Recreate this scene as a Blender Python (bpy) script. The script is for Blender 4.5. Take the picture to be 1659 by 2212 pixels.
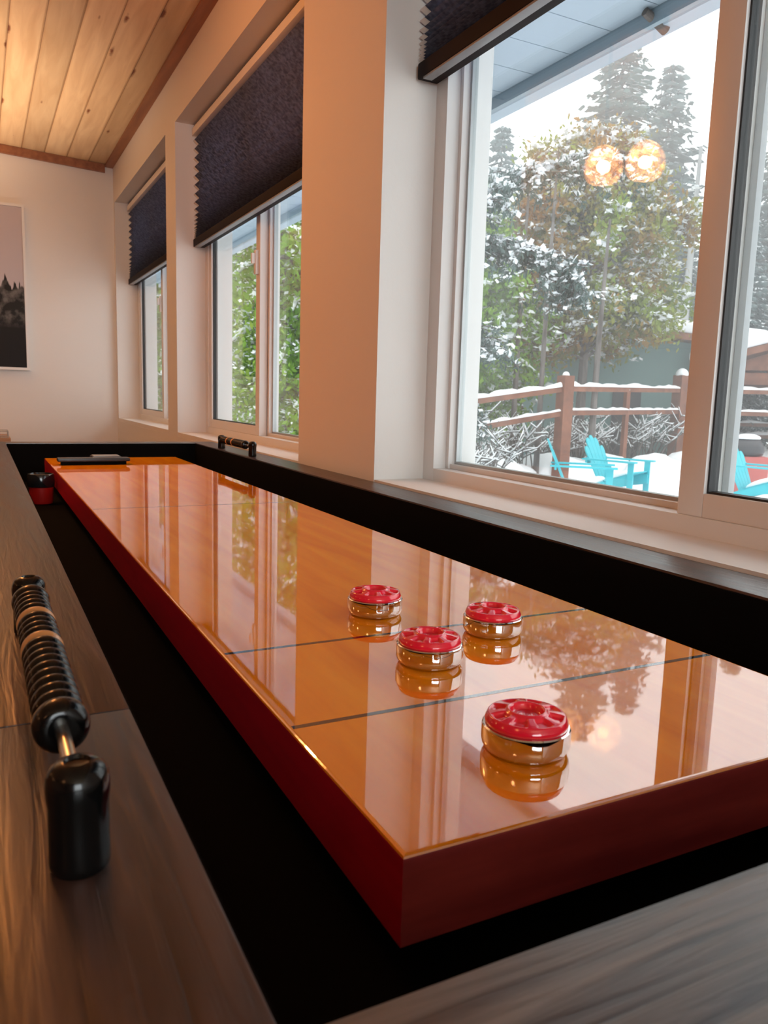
import bpy, bmesh, math, random
import numpy as np
from mathutils import Vector, Matrix

for o in list(bpy.data.objects):
    bpy.data.objects.remove(o, do_unlink=True)
SC = bpy.context.scene
COL = SC.collection
PI = math.pi

# ------------------------------------------------------------------ camera
cam = bpy.data.cameras.new('camera')
cam.sensor_fit = 'VERTICAL'
cam.sensor_height = 36.0
cam.lens = 27.59
cam.clip_start = 0.02
cam.clip_end = 400
cam.dof.use_dof = True
cam.dof.focus_distance = 1.0
cam.dof.aperture_fstop = 20.0
cam_o = bpy.data.objects.new('camera', cam)
COL.objects.link(cam_o)
cam_o.matrix_world = Matrix((
    (0.88998987, 0.04075766, -0.45415509, -0.17402889),
    (-0.45503664, 0.14343175, -0.87884526, -0.30551781),
    (0.02932058, 0.98882058, 0.14619904, 0.22013916),
    (0, 0, 0, 1)))
SC.camera = cam_o

# ------------------------------------------------------------------ view and world (overcast winter sky)
SC.view_settings.view_transform = 'Standard'
SC.view_settings.look = 'None'
SC.view_settings.exposure = 0.0
SC.view_settings.gamma = 1.0
SC.view_settings.use_curve_mapping = False
W = bpy.data.worlds.new('overcast_sky')
SC.world = W
W.use_nodes = True
nt = W.node_tree
bg = nt.nodes['Background']
tc = nt.nodes.new('ShaderNodeTexCoord')
sp = nt.nodes.new('ShaderNodeSeparateXYZ')
rp = nt.nodes.new('ShaderNodeValToRGB')
nt.links.new(tc.outputs['Generated'], sp.inputs[0])
nt.links.new(sp.outputs['Z'], rp.inputs[0])
rp.color_ramp.elements[0].position = 0.0
rp.color_ramp.elements[0].color = (0.80, 0.86, 0.90, 1)
rp.color_ramp.elements[1].position = 0.8
rp.color_ramp.elements[1].color = (1.0, 1.0, 1.0, 1)
nt.links.new(rp.outputs[0], bg.inputs['Color'])
bg.inputs['Strength'].default_value = 3.2

# added warm fill lamps, unseen, behind and beside the camera
def added_lamp(x, y, z, power):
    l = bpy.data.lights.new('added_lamp_light', 'POINT')
    l.shadow_soft_size = 0.12
    l.energy = power
    l.color = (1.0, 0.42, 0.15)
    o = bpy.data.objects.new('added_lamp_light', l)
    COL.objects.link(o)
    o.location = (x, y, z)
    return o
ADDED_LAMPS = [(-1.6, -0.8, 1.10, 4), (-3.3, 1.0, 1.15, 6), (-3.2, 2.8, 1.15, 6)]
for a in ADDED_LAMPS:
    added_lamp(*a)
BULB_POWER = 12.5
HAZE = 0.013
# added unseen uplight that brightens the ceiling, left of the picture
ul = bpy.data.lights.new('added_uplight_spot', 'SPOT'); ul.energy = 150; ul.color = (1.0, 0.68, 0.44); ul.spot_size = math.radians(112); ul.spot_blend = 0.6; ul.shadow_soft_size = 0.09
ul_o = bpy.data.objects.new('added_uplight_spot', ul); COL.objects.link(ul_o)
ul_o.location = (-0.85, 3.75, 0.30); ul_o.rotation_euler = (PI, 0, 0)
# added cool fill light outside a made-up window behind the camera
dl = bpy.data.lights.new('rear_fill_light', 'AREA')
dl.shape = 'RECTANGLE'; dl.size = 1.5; dl.size_y = 1.35; dl.energy = 50; dl.color = (0.92, 0.96, 1.0)
dl_o = bpy.data.objects.new('rear_fill_light', dl)
COL.objects.link(dl_o)
dl_o.location = (-0.38, -3.36, 0.62); dl_o.rotation_euler = (PI / 2, 0, 0)

# ------------------------------------------------------------------ helpers
def mesh_obj(name, verts, faces, mat=None, parent=None, smooth=False, loc=None):
    me = bpy.data.meshes.new(name)
    me.from_pydata([tuple(v) for v in verts], [], faces)
    me.update()
    if smooth:
        me.polygons.foreach_set('use_smooth', [True] * len(me.polygons))
    o = bpy.data.objects.new(name, me)
    COL.objects.link(o)
    if mat:
        me.materials.append(mat)
    if parent:
        o.parent = parent
    if loc:
        o.location = loc
    return o

def bm_obj(name, bm, mat=None, parent=None, smooth=False, auto=None):
    me = bpy.data.meshes.new(name)
    bmesh.ops.recalc_face_normals(bm, faces=bm.faces[:])
    if auto is not None:
        for f in bm.faces:
            f.smooth = True
        for e in bm.edges:
            if len(e.link_faces) == 2 and e.calc_face_angle(0) > auto:
                e.smooth = False
    bm.to_mesh(me)
    bm.free()
    if smooth:
        me.polygons.foreach_set('use_smooth', [True] * len(me.polygons))
    o = bpy.data.objects.new(name, me)
    COL.objects.link(o)
    if mat:
        me.materials.append(mat)
    if parent:
        o.parent = parent
    return o

def box(bm, x0, x1, y0, y1, z0, z1, bev=0, mat=None):
    r = bmesh.ops.create_cube(bm, size=1)
    vs = r['verts']
    for v in vs:
        v.co = Vector(((x0 + x1) / 2 + v.co.x * (x1 - x0), (y0 + y1) / 2 + v.co.y * (y1 - y0), (z0 + z1) / 2 + v.co.z * (z1 - z0)))
    if mat is not None:
        bmesh.ops.transform(bm, matrix=mat, verts=vs)
    if bev:
        es = list({e for v in vs for e in v.link_edges})
        bmesh.ops.bevel(bm, geom=es, offset=bev, segments=2, profile=0.7, affect='EDGES')
    return vs

def boxes(name, bl, mat, parent=None, bev=0):
    bm = bmesh.new()
    for b in bl:
        box(bm, *b, bev=bev)
    return bm_obj(name, bm, mat, parent, auto=0.6 if bev else None)

def lathe(bm, prof, n=48, axis='z', off=(0, 0, 0), close=False):
    rings = []
    for r, z in prof:
        ring = []
        for i in range(n):
            a = 2 * PI * i / n
            if axis == 'z':
                p = (r * math.cos(a), r * math.sin(a), z)
            elif axis == 'y':
                p = (r * math.cos(a), z, r * math.sin(a))
            else:
                p = (z, r * math.cos(a), r * math.sin(a))
            ring.append(bm.verts.new((p[0] + off[0], p[1] + off[1], p[2] + off[2])))
        rings.append(ring)
    for k in range(len(rings) - 1):
        for i in range(n):
            j = (i + 1) % n
            bm.faces.new((rings[k][i], rings[k][j], rings[k + 1][j], rings[k + 1][i]))
    if close:
        m = len(rings) - 1
        for i in range(n):
            j = (i + 1) % n
            bm.faces.new((rings[m][i], rings[m][j], rings[0][j], rings[0][i]))
    else:
        bm.faces.new(rings[0])
        bm.faces.new(rings[-1])

def tube(bm, pts, rad, n=8):
    pts = [Vector(p) for p in pts]
    rings = []
    for k, p in enumerate(pts):
        d = (pts[min(k + 1, len(pts) - 1)] - pts[max(k - 1, 0)]).normalized()
        a = d.cross(Vector((0, 0, 1)))
        if a.length < 0.05:
            a = d.cross(Vector((0, 1, 0)))
        a.normalize()
        b = d.cross(a)
        r = rad[k] if isinstance(rad, (list, tuple)) else rad
        rings.append([bm.verts.new(p + a * r * math.cos(2 * PI * i / n) + b * r * math.sin(2 * PI * i / n)) for i in range(n)])
    for k in range(len(rings) - 1):
        for i in range(n):
            j = (i + 1) % n
            bm.faces.new((rings[k][i], rings[k][j], rings[k + 1][j], rings[k + 1][i]))
    bm.faces.new(rings[0])
    bm.faces.new(rings[-1])

def tag(o, label=None, cat=None, group=None, kind=None):
    if label: o['label'] = label
    if cat: o['category'] = cat
    if group: o['group'] = group
    if kind: o['kind'] = kind
    return o

def empty(name, loc=(0, 0, 0), rz=0):
    o = bpy.data.objects.new(name, None)
    o.empty_display_size = 0.1
    COL.objects.link(o)
    o.location = loc
    o.rotation_euler = (0, 0, rz)
    return o

def copy_tree(o, parent=None):
    c = o.copy()
    COL.objects.link(c)
    c.parent = parent
    for ch in list(o.children):
        copy_tree(ch, c)
    return c

# ------------------------------------------------------------------ materials
def mat(name, base=(0.8, 0.8, 0.8), rough=0.5, metal=0.0, spec=0.5, coat=0.0, coat_rough=0.03, coat_ior=1.5, bump=None, ior=1.5):
    m = bpy.data.materials.new(name)
    m.use_nodes = True
    n = m.node_tree
    b = n.nodes['Principled BSDF']
    b.inputs['Base Color'].default_value = (*base, 1)
    b.inputs['Roughness'].default_value = rough
    b.inputs['Metallic'].default_value = metal
    b.inputs['Specular IOR Level'].default_value = spec
    b.inputs['IOR'].default_value = ior
    b.inputs['Coat Weight'].default_value = coat
    b.inputs['Coat Roughness'].default_value = coat_rough
    b.inputs['Coat IOR'].default_value = coat_ior
    if bump:
        sc, st, dist = bump
        t = n.nodes.new('ShaderNodeTexCoord')
        nz = n.nodes.new('ShaderNodeTexNoise')
        nz.inputs['Scale'].default_value = sc
        nz.inputs['Detail'].default_value = 6
        bp = n.nodes.new('ShaderNodeBump')
        bp.inputs['Strength'].default_value = st
        bp.inputs['Distance'].default_value = dist
        n.links.new(t.outputs['Object'], nz.inputs['Vector'])
        n.links.new(nz.outputs['Fac'], bp.inputs['Height'])
        n.links.new(bp.outputs['Normal'], b.inputs['Normal'])
    return m

def N(m, t): return m.node_tree.nodes.new(t)
def L(m, a, b): m.node_tree.links.new(a, b)

def ramp(m, stops):
    r = N(m, 'ShaderNodeValToRGB')
    e = r.color_ramp.elements
    while len(e) < len(stops): e.new(0.5)
    for k, (p, c) in enumerate(stops):
        e[k].position = p
        e[k].color = (*c, 1)
    return r

def noise_color(name, stops, scale, vec_scale=(1, 1, 1), rough=0.5, detail=6, dist=0.0, bump=0.0, bdist=0.001, **kw):
    m = mat(name, rough=rough, **kw)
    t = N(m, 'ShaderNodeTexCoord'); mp = N(m, 'ShaderNodeMapping'); nz = N(m, 'ShaderNodeTexNoise')
    mp.inputs['Scale'].default_value = vec_scale
    nz.inputs['Scale'].default_value = scale
    nz.inputs['Detail'].default_value = detail
    nz.inputs['Distortion'].default_value = dist
    r = ramp(m, stops)
    b = m.node_tree.nodes['Principled BSDF']
    L(m, t.outputs['Object'], mp.inputs[0]); L(m, mp.outputs[0], nz.inputs['Vector'])
    L(m, nz.outputs['Fac'], r.inputs[0]); L(m, r.outputs[0], b.inputs['Base Color'])
    if bump:
        bp = N(m, 'ShaderNodeBump'); bp.inputs['Strength'].default_value = bump; bp.inputs['Distance'].default_value = bdist
        L(m, nz.outputs['Fac'], bp.inputs['Height']); L(m, bp.outputs[0], b.inputs['Normal'])
    return m

M = {}
M['wall'] = mat('painted_plaster', (0.80, 0.77, 0.73), 0.6, spec=0.25, bump=(90, 0.15, 0.002))
M['vinyl'] = mat('white_vinyl', (0.80, 0.79, 0.77), 0.35, spec=0.4)
M['vinyl_out'] = mat('grey_vinyl', (0.50, 0.53, 0.54), 0.4)
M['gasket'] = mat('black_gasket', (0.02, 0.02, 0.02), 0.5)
M['alu'] = mat('aluminium_spacer', (0.45, 0.47, 0.47), 0.35, metal=0.6)
M['felt'] = mat('black_felt', (0.004, 0.004, 0.004), 0.95, spec=0.05)
M['black_gloss'] = mat('gloss_black', (0.003, 0.003, 0.003), 0.16, spec=0.4)
M['natural_bead'] = mat('natural_wood_bead', (0.62, 0.27, 0.09), 0.3, coat=0.5)
M['steel'] = mat('steel_rod', (0.72, 0.66, 0.58), 0.22, metal=1.0)
M['chrome'] = mat('chrome', (0.78, 0.76, 0.73), 0.06, metal=1.0)
M['snow'] = mat('snow', (0.86, 0.87, 0.90), 0.8, spec=0.2, bump=(3, 0.6, 0.1))
M['snow_tree'] = mat('tree_snow', (0.84, 0.87, 0.90), 0.9, spec=0.1)
M['teal'] = mat('teal_paint', (0.03, 0.44, 0.52), 0.45)
M['brush_black'] = mat('black_plastic', (0.012, 0.012, 0.013), 0.35)
M['steel_lid'] = mat('dark_lid', (0.015, 0.015, 0.016), 0.15, spec=0.7)
M['can_red'] = mat('red_can', (0.65, 0.015, 0.010), 0.4)
M['blind_white'] = mat('blind_lining', (0.92, 0.90, 0.87), 0.8)
M['blind_rail'] = mat('blind_bottom_rail', (0.016, 0.010, 0.010), 0.6, spec=0.06)
M['blind_grip'] = mat('blind_grip', (0.25, 0.26, 0.27), 0.4, spec=0.3)
M['soffit'] = mat('soffit_paint', (0.35, 0.43, 0.50), 0.6)
M['gutter'] = mat('gutter_metal', (0.20, 0.27, 0.32), 0.4, spec=0.5)
M['trimwood'] = noise_color('ceiling_trim_wood', [(0.3, (0.22, 0.075, 0.028)), (0.7, (0.36, 0.14, 0.055))], 6, (6, 0.6, 6), 0.45)
M['grill'] = mat('grill_black', (0.03, 0.03, 0.035), 0.4)
M['house_teal'] = mat('grey_green_siding', (0.16, 0.27, 0.26), 0.8)
M['red_cover'] = mat('faded_red_cover', (0.42, 0.10, 0.09), 0.7)
M['bark'] = noise_color('bark', [(0.35, (0.06, 0.05, 0.045)), (0.7, (0.20, 0.18, 0.17))], 8, (1, 1, 0.3), 0.9)
M['birch'] = noise_color('grey_bark', [(0.35, (0.22, 0.23, 0.23)), (0.7, (0.42, 0.43, 0.43))], 3, (1, 1, 0.3), 0.9)
M['cedar'] = noise_color('fence_stain', [(0.3, (0.13, 0.045, 0.025)), (0.7, (0.26, 0.10, 0.055))], 5, (1, 1, 1), 0.75)
M['floorwood'] = noise_color('floor_wood', [(0.3, (0.20, 0.11, 0.06)), (0.7, (0.32, 0.18, 0.10))], 3, (8, 0.6, 1), 0.4)
M['panel'] = noise_color('bounce_panelling', [(0.3, (0.30, 0.15, 0.07)), (0.7, (0.42, 0.22, 0.10))], 3, (4, 4, 0.5), 0.5)  # warm brown for unseen walls, chosen to tint the bounced light
M['oak'] = noise_color('oak_top', [(0.3, (0.34, 0.17, 0.08)), (0.7, (0.48, 0.26, 0.13))], 5, (1, 8, 8), 0.45)

def leaf_mat(name, stops, scale, transl=0.35):
    m = bpy.data.materials.new(name); m.use_nodes = True
    n = m.node_tree.nodes; n.remove(n['Principled BSDF'])
    out = n['Material Output']
    t = N(m, 'ShaderNodeTexCoord'); nz = N(m, 'ShaderNodeTexNoise')
    nz.inputs['Scale'].default_value = scale; nz.inputs['Detail'].default_value = 5
    r = ramp(m, stops)
    L(m, t.outputs['Object'], nz.inputs['Vector']); L(m, nz.outputs['Fac'], r.inputs[0])
    d = N(m, 'ShaderNodeBsdfDiffuse'); tr = N(m, 'ShaderNodeBsdfTranslucent'); mx = N(m, 'ShaderNodeMixShader')
    mx.inputs[0].default_value = transl
    L(m, r.outputs[0], d.inputs[0]); L(m, r.outputs[0], tr.inputs[0])
    L(m, d.outputs[0], mx.inputs[1]); L(m, tr.outputs[0], mx.inputs[2]); L(m, mx.outputs[0], out.inputs[0])
    return m
M['leaf'] = leaf_mat('leaves_green_and_rust', [(0.30, (0.17, 0.27, 0.04)), (0.47, (0.24, 0.27, 0.06)), (0.56, (0.30, 0.19, 0.06)), (0.72, (0.30, 0.12, 0.03))], 0.75)
M['leaf_green'] = leaf_mat('cedar_green', [(0.30, (0.09, 0.20, 0.03)), (0.55, (0.22, 0.38, 0.05)), (0.75, (0.36, 0.46, 0.08))], 1.6)
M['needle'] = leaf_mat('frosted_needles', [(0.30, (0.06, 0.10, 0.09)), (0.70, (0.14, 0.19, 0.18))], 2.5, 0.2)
M['needle_far'] = leaf_mat('misty_needles', [(0.30, (0.08, 0.12, 0.12)), (0.70, (0.17, 0.22, 0.22))], 2.0, 0.2)  # paler needle copy with distance haze put into the colour
M['twig'] = leaf_mat('frosted_twigs', [(0.30, (0.07, 0.06, 0.05)), (0.70, (0.20, 0.19, 0.18))], 4.0, 0.1)

# glass: clear sheet with mirror reflection
def glass_mat():
    m = bpy.data.materials.new('window_glass'); m.use_nodes = True
    n = m.node_tree.nodes; n.remove(n['Principled BSDF']); out = n['Material Output']
    g = N(m, 'ShaderNodeNewGeometry')
    mi = N(m, 'ShaderNodeMix'); mi.data_type = 'FLOAT'
    mi.inputs[2].default_value = 1.5; mi.inputs[3].default_value = 1 / 1.5
    L(m, g.outputs['Backfacing'], mi.inputs[0])
    fr = N(m, 'ShaderNodeFresnel'); L(m, mi.outputs[0], fr.inputs['IOR'])
    t = N(m, 'ShaderNodeBsdfTransparent'); t.inputs[0].default_value = (0.97, 0.985, 0.98, 1)
    gl = N(m, 'ShaderNodeBsdfGlossy'); gl.inputs['Roughness'].default_value = 0.0
    mx = N(m, 'ShaderNodeMixShader')
    L(m, fr.outputs[0], mx.inputs[0]); L(m, t.outputs[0], mx.inputs[1]); L(m, gl.outputs[0], mx.inputs[2])
    L(m, mx.outputs[0], out.inputs[0])
    return m
M['glass'] = glass_mat()

# dark espresso wood rails, grain along one axis
def espresso(name, along, base0, base1, rough=0.33, bumps=0.35, gs=9, ior=1.7):
    m = mat(name, rough=rough, spec=0.5, ior=ior)
    b = m.node_tree.nodes['Principled BSDF']
    t = N(m, 'ShaderNodeTexCoord'); mp = N(m, 'ShaderNodeMapping'); nz = N(m, 'ShaderNodeTexNoise')
    sc = [14, 14, 14]; sc['xyz'.index(along)] = 0.9
    mp.inputs['Scale'].default_value = sc
    nz.inputs['Scale'].default_value = gs; nz.inputs['Detail'].default_value = 7; nz.inputs['Distortion'].default_value = 0.6
    r = ramp(m, [(0.35, base0), (0.72, base1)])
    rr = N(m, 'ShaderNodeMapRange'); rr.inputs['To Min'].default_value = rough - 0.08; rr.inputs['To Max'].default_value = rough + 0.12
    bp = N(m, 'ShaderNodeBump'); bp.inputs['Strength'].default_value = bumps; bp.inputs['Distance'].default_value = 0.0012
    L(m, t.outputs['Object'], mp.inputs[0]); L(m, mp.outputs[0], nz.inputs['Vector'])
    L(m, nz.outputs['Fac'], r.inputs[0]); L(m, r.outputs[0], b.inputs['Base Color'])
    L(m, nz.outputs['Fac'], rr.inputs[0]); L(m, rr.outputs[0], b.inputs['Roughness'])
    L(m, nz.outputs['Fac'], bp.inputs['Height']); L(m, bp.outputs[0], b.inputs['Normal'])
    return m
M['rail_y'] = espresso('espresso_wood_lengthwise', 'y', (0.010, 0.005, 0.004), (0.080, 0.040, 0.030), bumps=0.6)
M['rail_x'] = espresso('espresso_wood_crosswise', 'x', (0.035, 0.032, 0.032), (0.20, 0.185, 0.18), bumps=1.0, ior=2.1, rough=0.36)  # same wood, base greyed to carry the window's sheen

# polished playing surface: orange maple under a thick mirror lacquer
def lacquer(name, stops, scale, vec, ior=2.5):
    m = bpy.data.materials.new(name); m.use_nodes = True
    n = m.node_tree.nodes; n.remove(n['Principled BSDF']); out = n['Material Output']
    t = N(m, 'ShaderNodeTexCoord'); mp = N(m, 'ShaderNodeMapping'); nz = N(m, 'ShaderNodeTexNoise')
    mp.inputs['Scale'].default_value = vec
    nz.inputs['Scale'].default_value = scale; nz.inputs['Detail'].default_value = 6; nz.inputs['Distortion'].default_value = 0.4
    r = ramp(m, stops)
    L(m, t.outputs['Object'], mp.inputs[0]); L(m, mp.outputs[0], nz.inputs['Vector']); L(m, nz.outputs['Fac'], r.inputs[0])
    d = N(m, 'ShaderNodeBsdfDiffuse'); L(m, r.outputs[0], d.inputs[0])
    g = N(m, 'ShaderNodeBsdfGlossy'); g.inputs['Roughness'].default_value = 0.025
    g.inputs[0].default_value = (0.98, 0.985, 1.0, 1)
    fr = N(m, 'ShaderNodeFresnel'); fr.inputs['IOR'].default_value = ior
    mn = N(m, 'ShaderNodeMath'); mn.operation = 'MINIMUM'; mn.inputs[1].default_value = 0.50; L(m, fr.outputs[0], mn.inputs[0])
    mx = N(m, 'ShaderNodeMixShader')
    L(m, mn.outputs[0], mx.inputs[0]); L(m, d.outputs[0], mx.inputs[1]); L(m, g.outputs[0], mx.inputs[2]); L(m, mx.outputs[0], out.inputs[0])
    return m
M['playfield'] = lacquer('lacquered_maple', [(0.30, (0.80, 0.22, 0.003)), (0.55, (0.90, 0.29, 0.005)), (0.75, (0.95, 0.36, 0.010))], 5, (7, 0.7, 7))
M['scoreline'] = lacquer('painted_line', [(0.4, (0.02, 0.012, 0.006)), (0.6, (0.03, 0.015, 0.008))], 5, (1, 1, 1))
M['board_side'] = noise_color('board_side_stain', [(0.3, (0.42, 0.007, 0.030)), (0.7, (0.55, 0.010, 0.040))], 6, (1, 1, 12), 0.32, coat=0.3)
M['board_end'] = noise_color('board_end_stain', [(0.3, (0.24, 0.030, 0.035)), (0.7, (0.46, 0.07, 0.07))], 5, (1.5, 1, 12), 0.3, coat=0.4)
M['red_cap'] = mat('red_puck_cap', (0.95, 0.012, 0.045), 0.16, spec=0.6, coat=0.7)

# pine plank ceiling, boards run along y
def pine():
    m = mat('pine_planks', rough=0.5, spec=0.3)
    b = m.node_tree.nodes['Principled BSDF']
    t = N(m, 'ShaderNodeTexCoord'); sx = N(m, 'ShaderNodeSeparateXYZ'); L(m, t.outputs['Object'], sx.inputs[0])
    a = N(m, 'ShaderNodeMath'); a.operation = 'MULTIPLY_ADD'; a.inputs[1].default_value = 1 / 0.1155; a.inputs[2].default_value = 0.20
    L(m, sx.outputs['X'], a.inputs[0])
    fl = N(m, 'ShaderNodeMath'); fl.operation = 'FLOOR'; L(m, a.outputs[0], fl.inputs[0])
    fr = N(m, 'ShaderNodeMath'); fr.operation = 'FRACT'; L(m, a.outputs[0], fr.inputs[0])
    # per plank tone
    wn = N(m, 'ShaderNodeTexWhiteNoise'); wn.noise_dimensions = '1D'; L(m, fl.outputs[0], wn.inputs['W'])
    # grain shifted per plank
    cb = N(m, 'ShaderNodeCombineXYZ')
    mx_ = N(m, 'ShaderNodeMath'); mx_.operation = 'MULTIPLY'; mx_.inputs[1].default_value = 9.0; L(m, sx.outputs['X'], mx_.inputs[0])
    my_ = N(m, 'ShaderNodeMath'); my_.operation = 'MULTIPLY_ADD'; my_.inputs[1].default_value = 0.8
    L(m, sx.outputs['Y'], my_.inputs[0])
    of = N(m, 'ShaderNodeMath'); of.operation = 'MULTIPLY'; of.inputs[1].default_value = 17.3; L(m, fl.outputs[0], of.inputs[0]); L(m, of.outputs[0], my_.inputs[2])
    L(m, mx_.outputs[0], cb.inputs[0]); L(m, my_.outputs[0], cb.inputs[1])
    nz = N(m, 'ShaderNodeTexNoise'); nz.inputs['Scale'].default_value = 3.0; nz.inputs['Detail'].default_value = 6; nz.inputs['Distortion'].default_value = 0.7
    L(m, cb.outputs[0], nz.inputs['Vector'])
    r = ramp(m, [(0.3, (0.68, 0.47, 0.27)), (0.7, (0.84, 0.64, 0.40))]); L(m, nz.outputs['Fac'], r.inputs[0])
    tone = N(m, 'ShaderNodeMapRange'); tone.inputs['To Min'].default_value = 0.80; tone.inputs['To Max'].default_value = 1.12; L(m, wn.outputs['Value'], tone.inputs[0])
    mul = N(m, 'ShaderNodeVectorMath'); mul.operation = 'SCALE'; L(m, r.outputs[0], mul.inputs[0]); L(m, tone.outputs[0], mul.inputs['Scale'])
    # knots
    cb2 = N(m, 'ShaderNodeCombineXYZ'); L(m, a.outputs[0], cb2.inputs[0])
    ky = N(m, 'ShaderNodeMath'); ky.operation = 'MULTIPLY_ADD'; ky.inputs[1].default_value = 1.7; L(m, sx.outputs['Y'], ky.inputs[0]); L(m, of.outputs[0], ky.inputs[2]); L(m, ky.outputs[0], cb2.inputs[1])
    vo = N(m, 'ShaderNodeTexVoronoi'); vo.voronoi_dimensions = '2D'; vo.inputs['Scale'].default_value = 1.0; L(m, cb2.outputs[0], vo.inputs['Vector'])
    kr = ramp(m, [(0.09, (0.30, 0.12, 0.05)), (0.15, (1, 1, 1))]); vs_ = N(m, 'ShaderNodeSeparateColor'); L(m, vo.outputs['Color'], vs_.inputs[0])
    gt = N(m, 'ShaderNodeMath'); gt.operation = 'MULTIPLY_ADD'; gt.inputs[1].default_value = 0.14; L(m, vs_.outputs[0], gt.inputs[0]); L(m, vo.outputs['Distance'], gt.inputs[2])
    nzk = N(m, 'ShaderNodeTexNoise'); nzk.inputs['Scale'].default_value = 30; L(m, t.outputs['Object'], nzk.inputs['Vector'])
    g2 = N(m, 'ShaderNodeMath'); g2.operation = 'MULTIPLY_ADD'; g2.inputs[1].default_value = 0.10; L(m, nzk.outputs[0], g2.inputs[0]); L(m, gt.outputs[0], g2.inputs[2])
    L(m, g2.outputs[0], kr.inputs[0])
    m2 = N(m, 'ShaderNodeVectorMath'); m2.operation = 'MULTIPLY'; L(m, mul.outputs[0], m2.inputs[0]); L(m, kr.outputs[0], m2.inputs[1])
    # groove
    gr = ramp(m, [(0.0, (0.16, 0.06, 0.03)), (0.035, (0.9, 0.85, 0.8)), (0.10, (1, 1, 1)), (0.95, (1, 1, 1)), (0.985, (0.75, 0.68, 0.62))])
    L(m, fr.outputs[0], gr.inputs[0])
    m3 = N(m, 'ShaderNodeVectorMath'); m3.operation = 'MULTIPLY'; L(m, m2.outputs[0], m3.inputs[0]); L(m, gr.outputs[0], m3.inputs[1])
    L(m, m3.outputs[0], b.inputs['Base Color'])
    bp = N(m, 'ShaderNodeBump'); bp.inputs['Strength'].default_value = 0.8; bp.inputs['Distance'].default_value = 0.004
    L(m, gr.outputs[0], bp.inputs['Height']); L(m, bp.outputs[0], b.inputs['Normal'])
    return m
M['pine'] = pine()

# cellular blind fabric: dark, a little light passes through
def blind_fabric():
    m = bpy.data.materials.new('dark_blind_fabric'); m.use_nodes = True
    n = m.node_tree.nodes; n.remove(n['Principled BSDF']); out = n['Material Output']
    t = N(m, 'ShaderNodeTexCoord'); nz = N(m, 'ShaderNodeTexNoise'); nz.inputs['Scale'].default_value = 75; nz.inputs['Detail'].default_value = 4
    L(m, t.outputs['Object'], nz.inputs['Vector'])
    r = ramp(m, [(0.35, (0.085, 0.105, 0.15)), (0.65, (0.15, 0.18, 0.25))]); L(m, nz.outputs['Fac'], r.inputs[0])
    r2 = ramp(m, [(0.35, (0.12, 0.13, 0.15)), (0.65, (0.26, 0.28, 0.32))]); L(m, nz.outputs['Fac'], r2.inputs[0])
    d = N(m, 'ShaderNodeBsdfDiffuse'); L(m, r.outputs[0], d.inputs[0])
    tr = N(m, 'ShaderNodeBsdfTranslucent'); L(m, r2.outputs[0], tr.inputs[0])
    ad = N(m, 'ShaderNodeAddShader'); L(m, d.outputs[0], ad.inputs[0]); L(m, tr.outputs[0], ad.inputs[1])
    L(m, ad.outputs[0], out.inputs[0])
    return m
M['blind'] = blind_fabric()

def blind_back():
    m = bpy.data.materials.new('pale_blind_backing'); m.use_nodes = True
    n = m.node_tree.nodes; n.remove(n['Principled BSDF']); out = n['Material Output']
    d = N(m, 'ShaderNodeBsdfDiffuse'); d.inputs[0].default_value = (.35, .36, .4, 1)
    tr = N(m, 'ShaderNodeBsdfTranslucent'); tr.inputs[0].default_value = (.5, .53, .6, 1)
    ad = N(m, 'ShaderNodeAddShader'); L(m, d.outputs[0], ad.inputs[0]); L(m, tr.outputs[0], ad.inputs[1]); L(m, ad.outputs[0], out.inputs[0])
    return m
M['blind_back'] = blind_back()

# ------------------------------------------------------------------ room dimensions
XW = 0.5744            # inner face of the window wall
XF = 0.695             # inner face of the window frames
XO = 0.80              # outer face of the wall
YF = 4.699             # far wall
FL = -0.80             # floor
ZC = 1.4897            # ceiling at the window wall
SL = 0.044
XL, YN = -4.2, -3.2
ZS, ZH = 0.042, 1.285  # sill and head of the windows
OPEN = [(3.2584, 4.657), (1.6464, 3.0732), (-0.235, 1.195)]    # window_1, window_2, window_3

def st(o):
    o['kind'] = 'structure'
    return o
# window wall as one mesh with three openings
bl = [(XW, XO, YN, YF + 0.15, FL, ZS - 0.02), (XW, XO, YN, YF + 0.15, ZH, ZC + 0.12)]
cuts = [YN] + [v for a in sorted(OPEN) for v in a] + [YF + 0.15]
for k in range(0, len(cuts), 2):
    bl.append((XW, XO, cuts[k], cuts[k + 1], ZS - 0.02, ZH))
st(boxes('wall_right', bl, M['wall']))
st(boxes('wall_back', [(XL - 0.15, XW, YF, YF + 0.15, FL, ZC + 0.4)], M['wall']))
st(boxes('wall_front', [(XL - 0.15, -1.13, YN - 0.15, YN, FL, ZC + 0.4), (0.37, XW, YN - 0.15, YN, FL, ZC + 0.4),
                        (-1.13, 0.37, YN - 0.15, YN, FL, -0.05), (-1.13, 0.37, YN - 0.15, YN, 1.3, ZC + 0.4)], M['panel']))
fill_win = st(empty('window_4', (-0.38, YN - 0.08, 0.62)))  # added unseen window, opened to let the fill light in
boxes('frame', [(-0.75, -0.70, -0.03, 0.03, -0.67, 0.68), (0.70, 0.75, -0.03, 0.03, -0.67, 0.68), (-0.70, 0.70, -0.03, 0.03, -0.67, -0.62), (-0.70, 0.70, -0.03, 0.03, 0.63, 0.68)], M['vinyl'], fill_win)
boxes('glass_pane', [(-0.70, 0.70, -0.002, 0.002, -0.62, 0.63)], M['glass'], fill_win)
st(boxes('wall_left', [(XL - 0.15, XL, YN, YF, FL, ZC + 0.4)], M['panel']))
st(boxes('floor', [(XL - 0.15, XO, YN - 0.15, YF + 0.15, FL - 0.1, FL)], M['floorwood']))
zl = ZC + SL * (XW - XL + 0.15)
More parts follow.
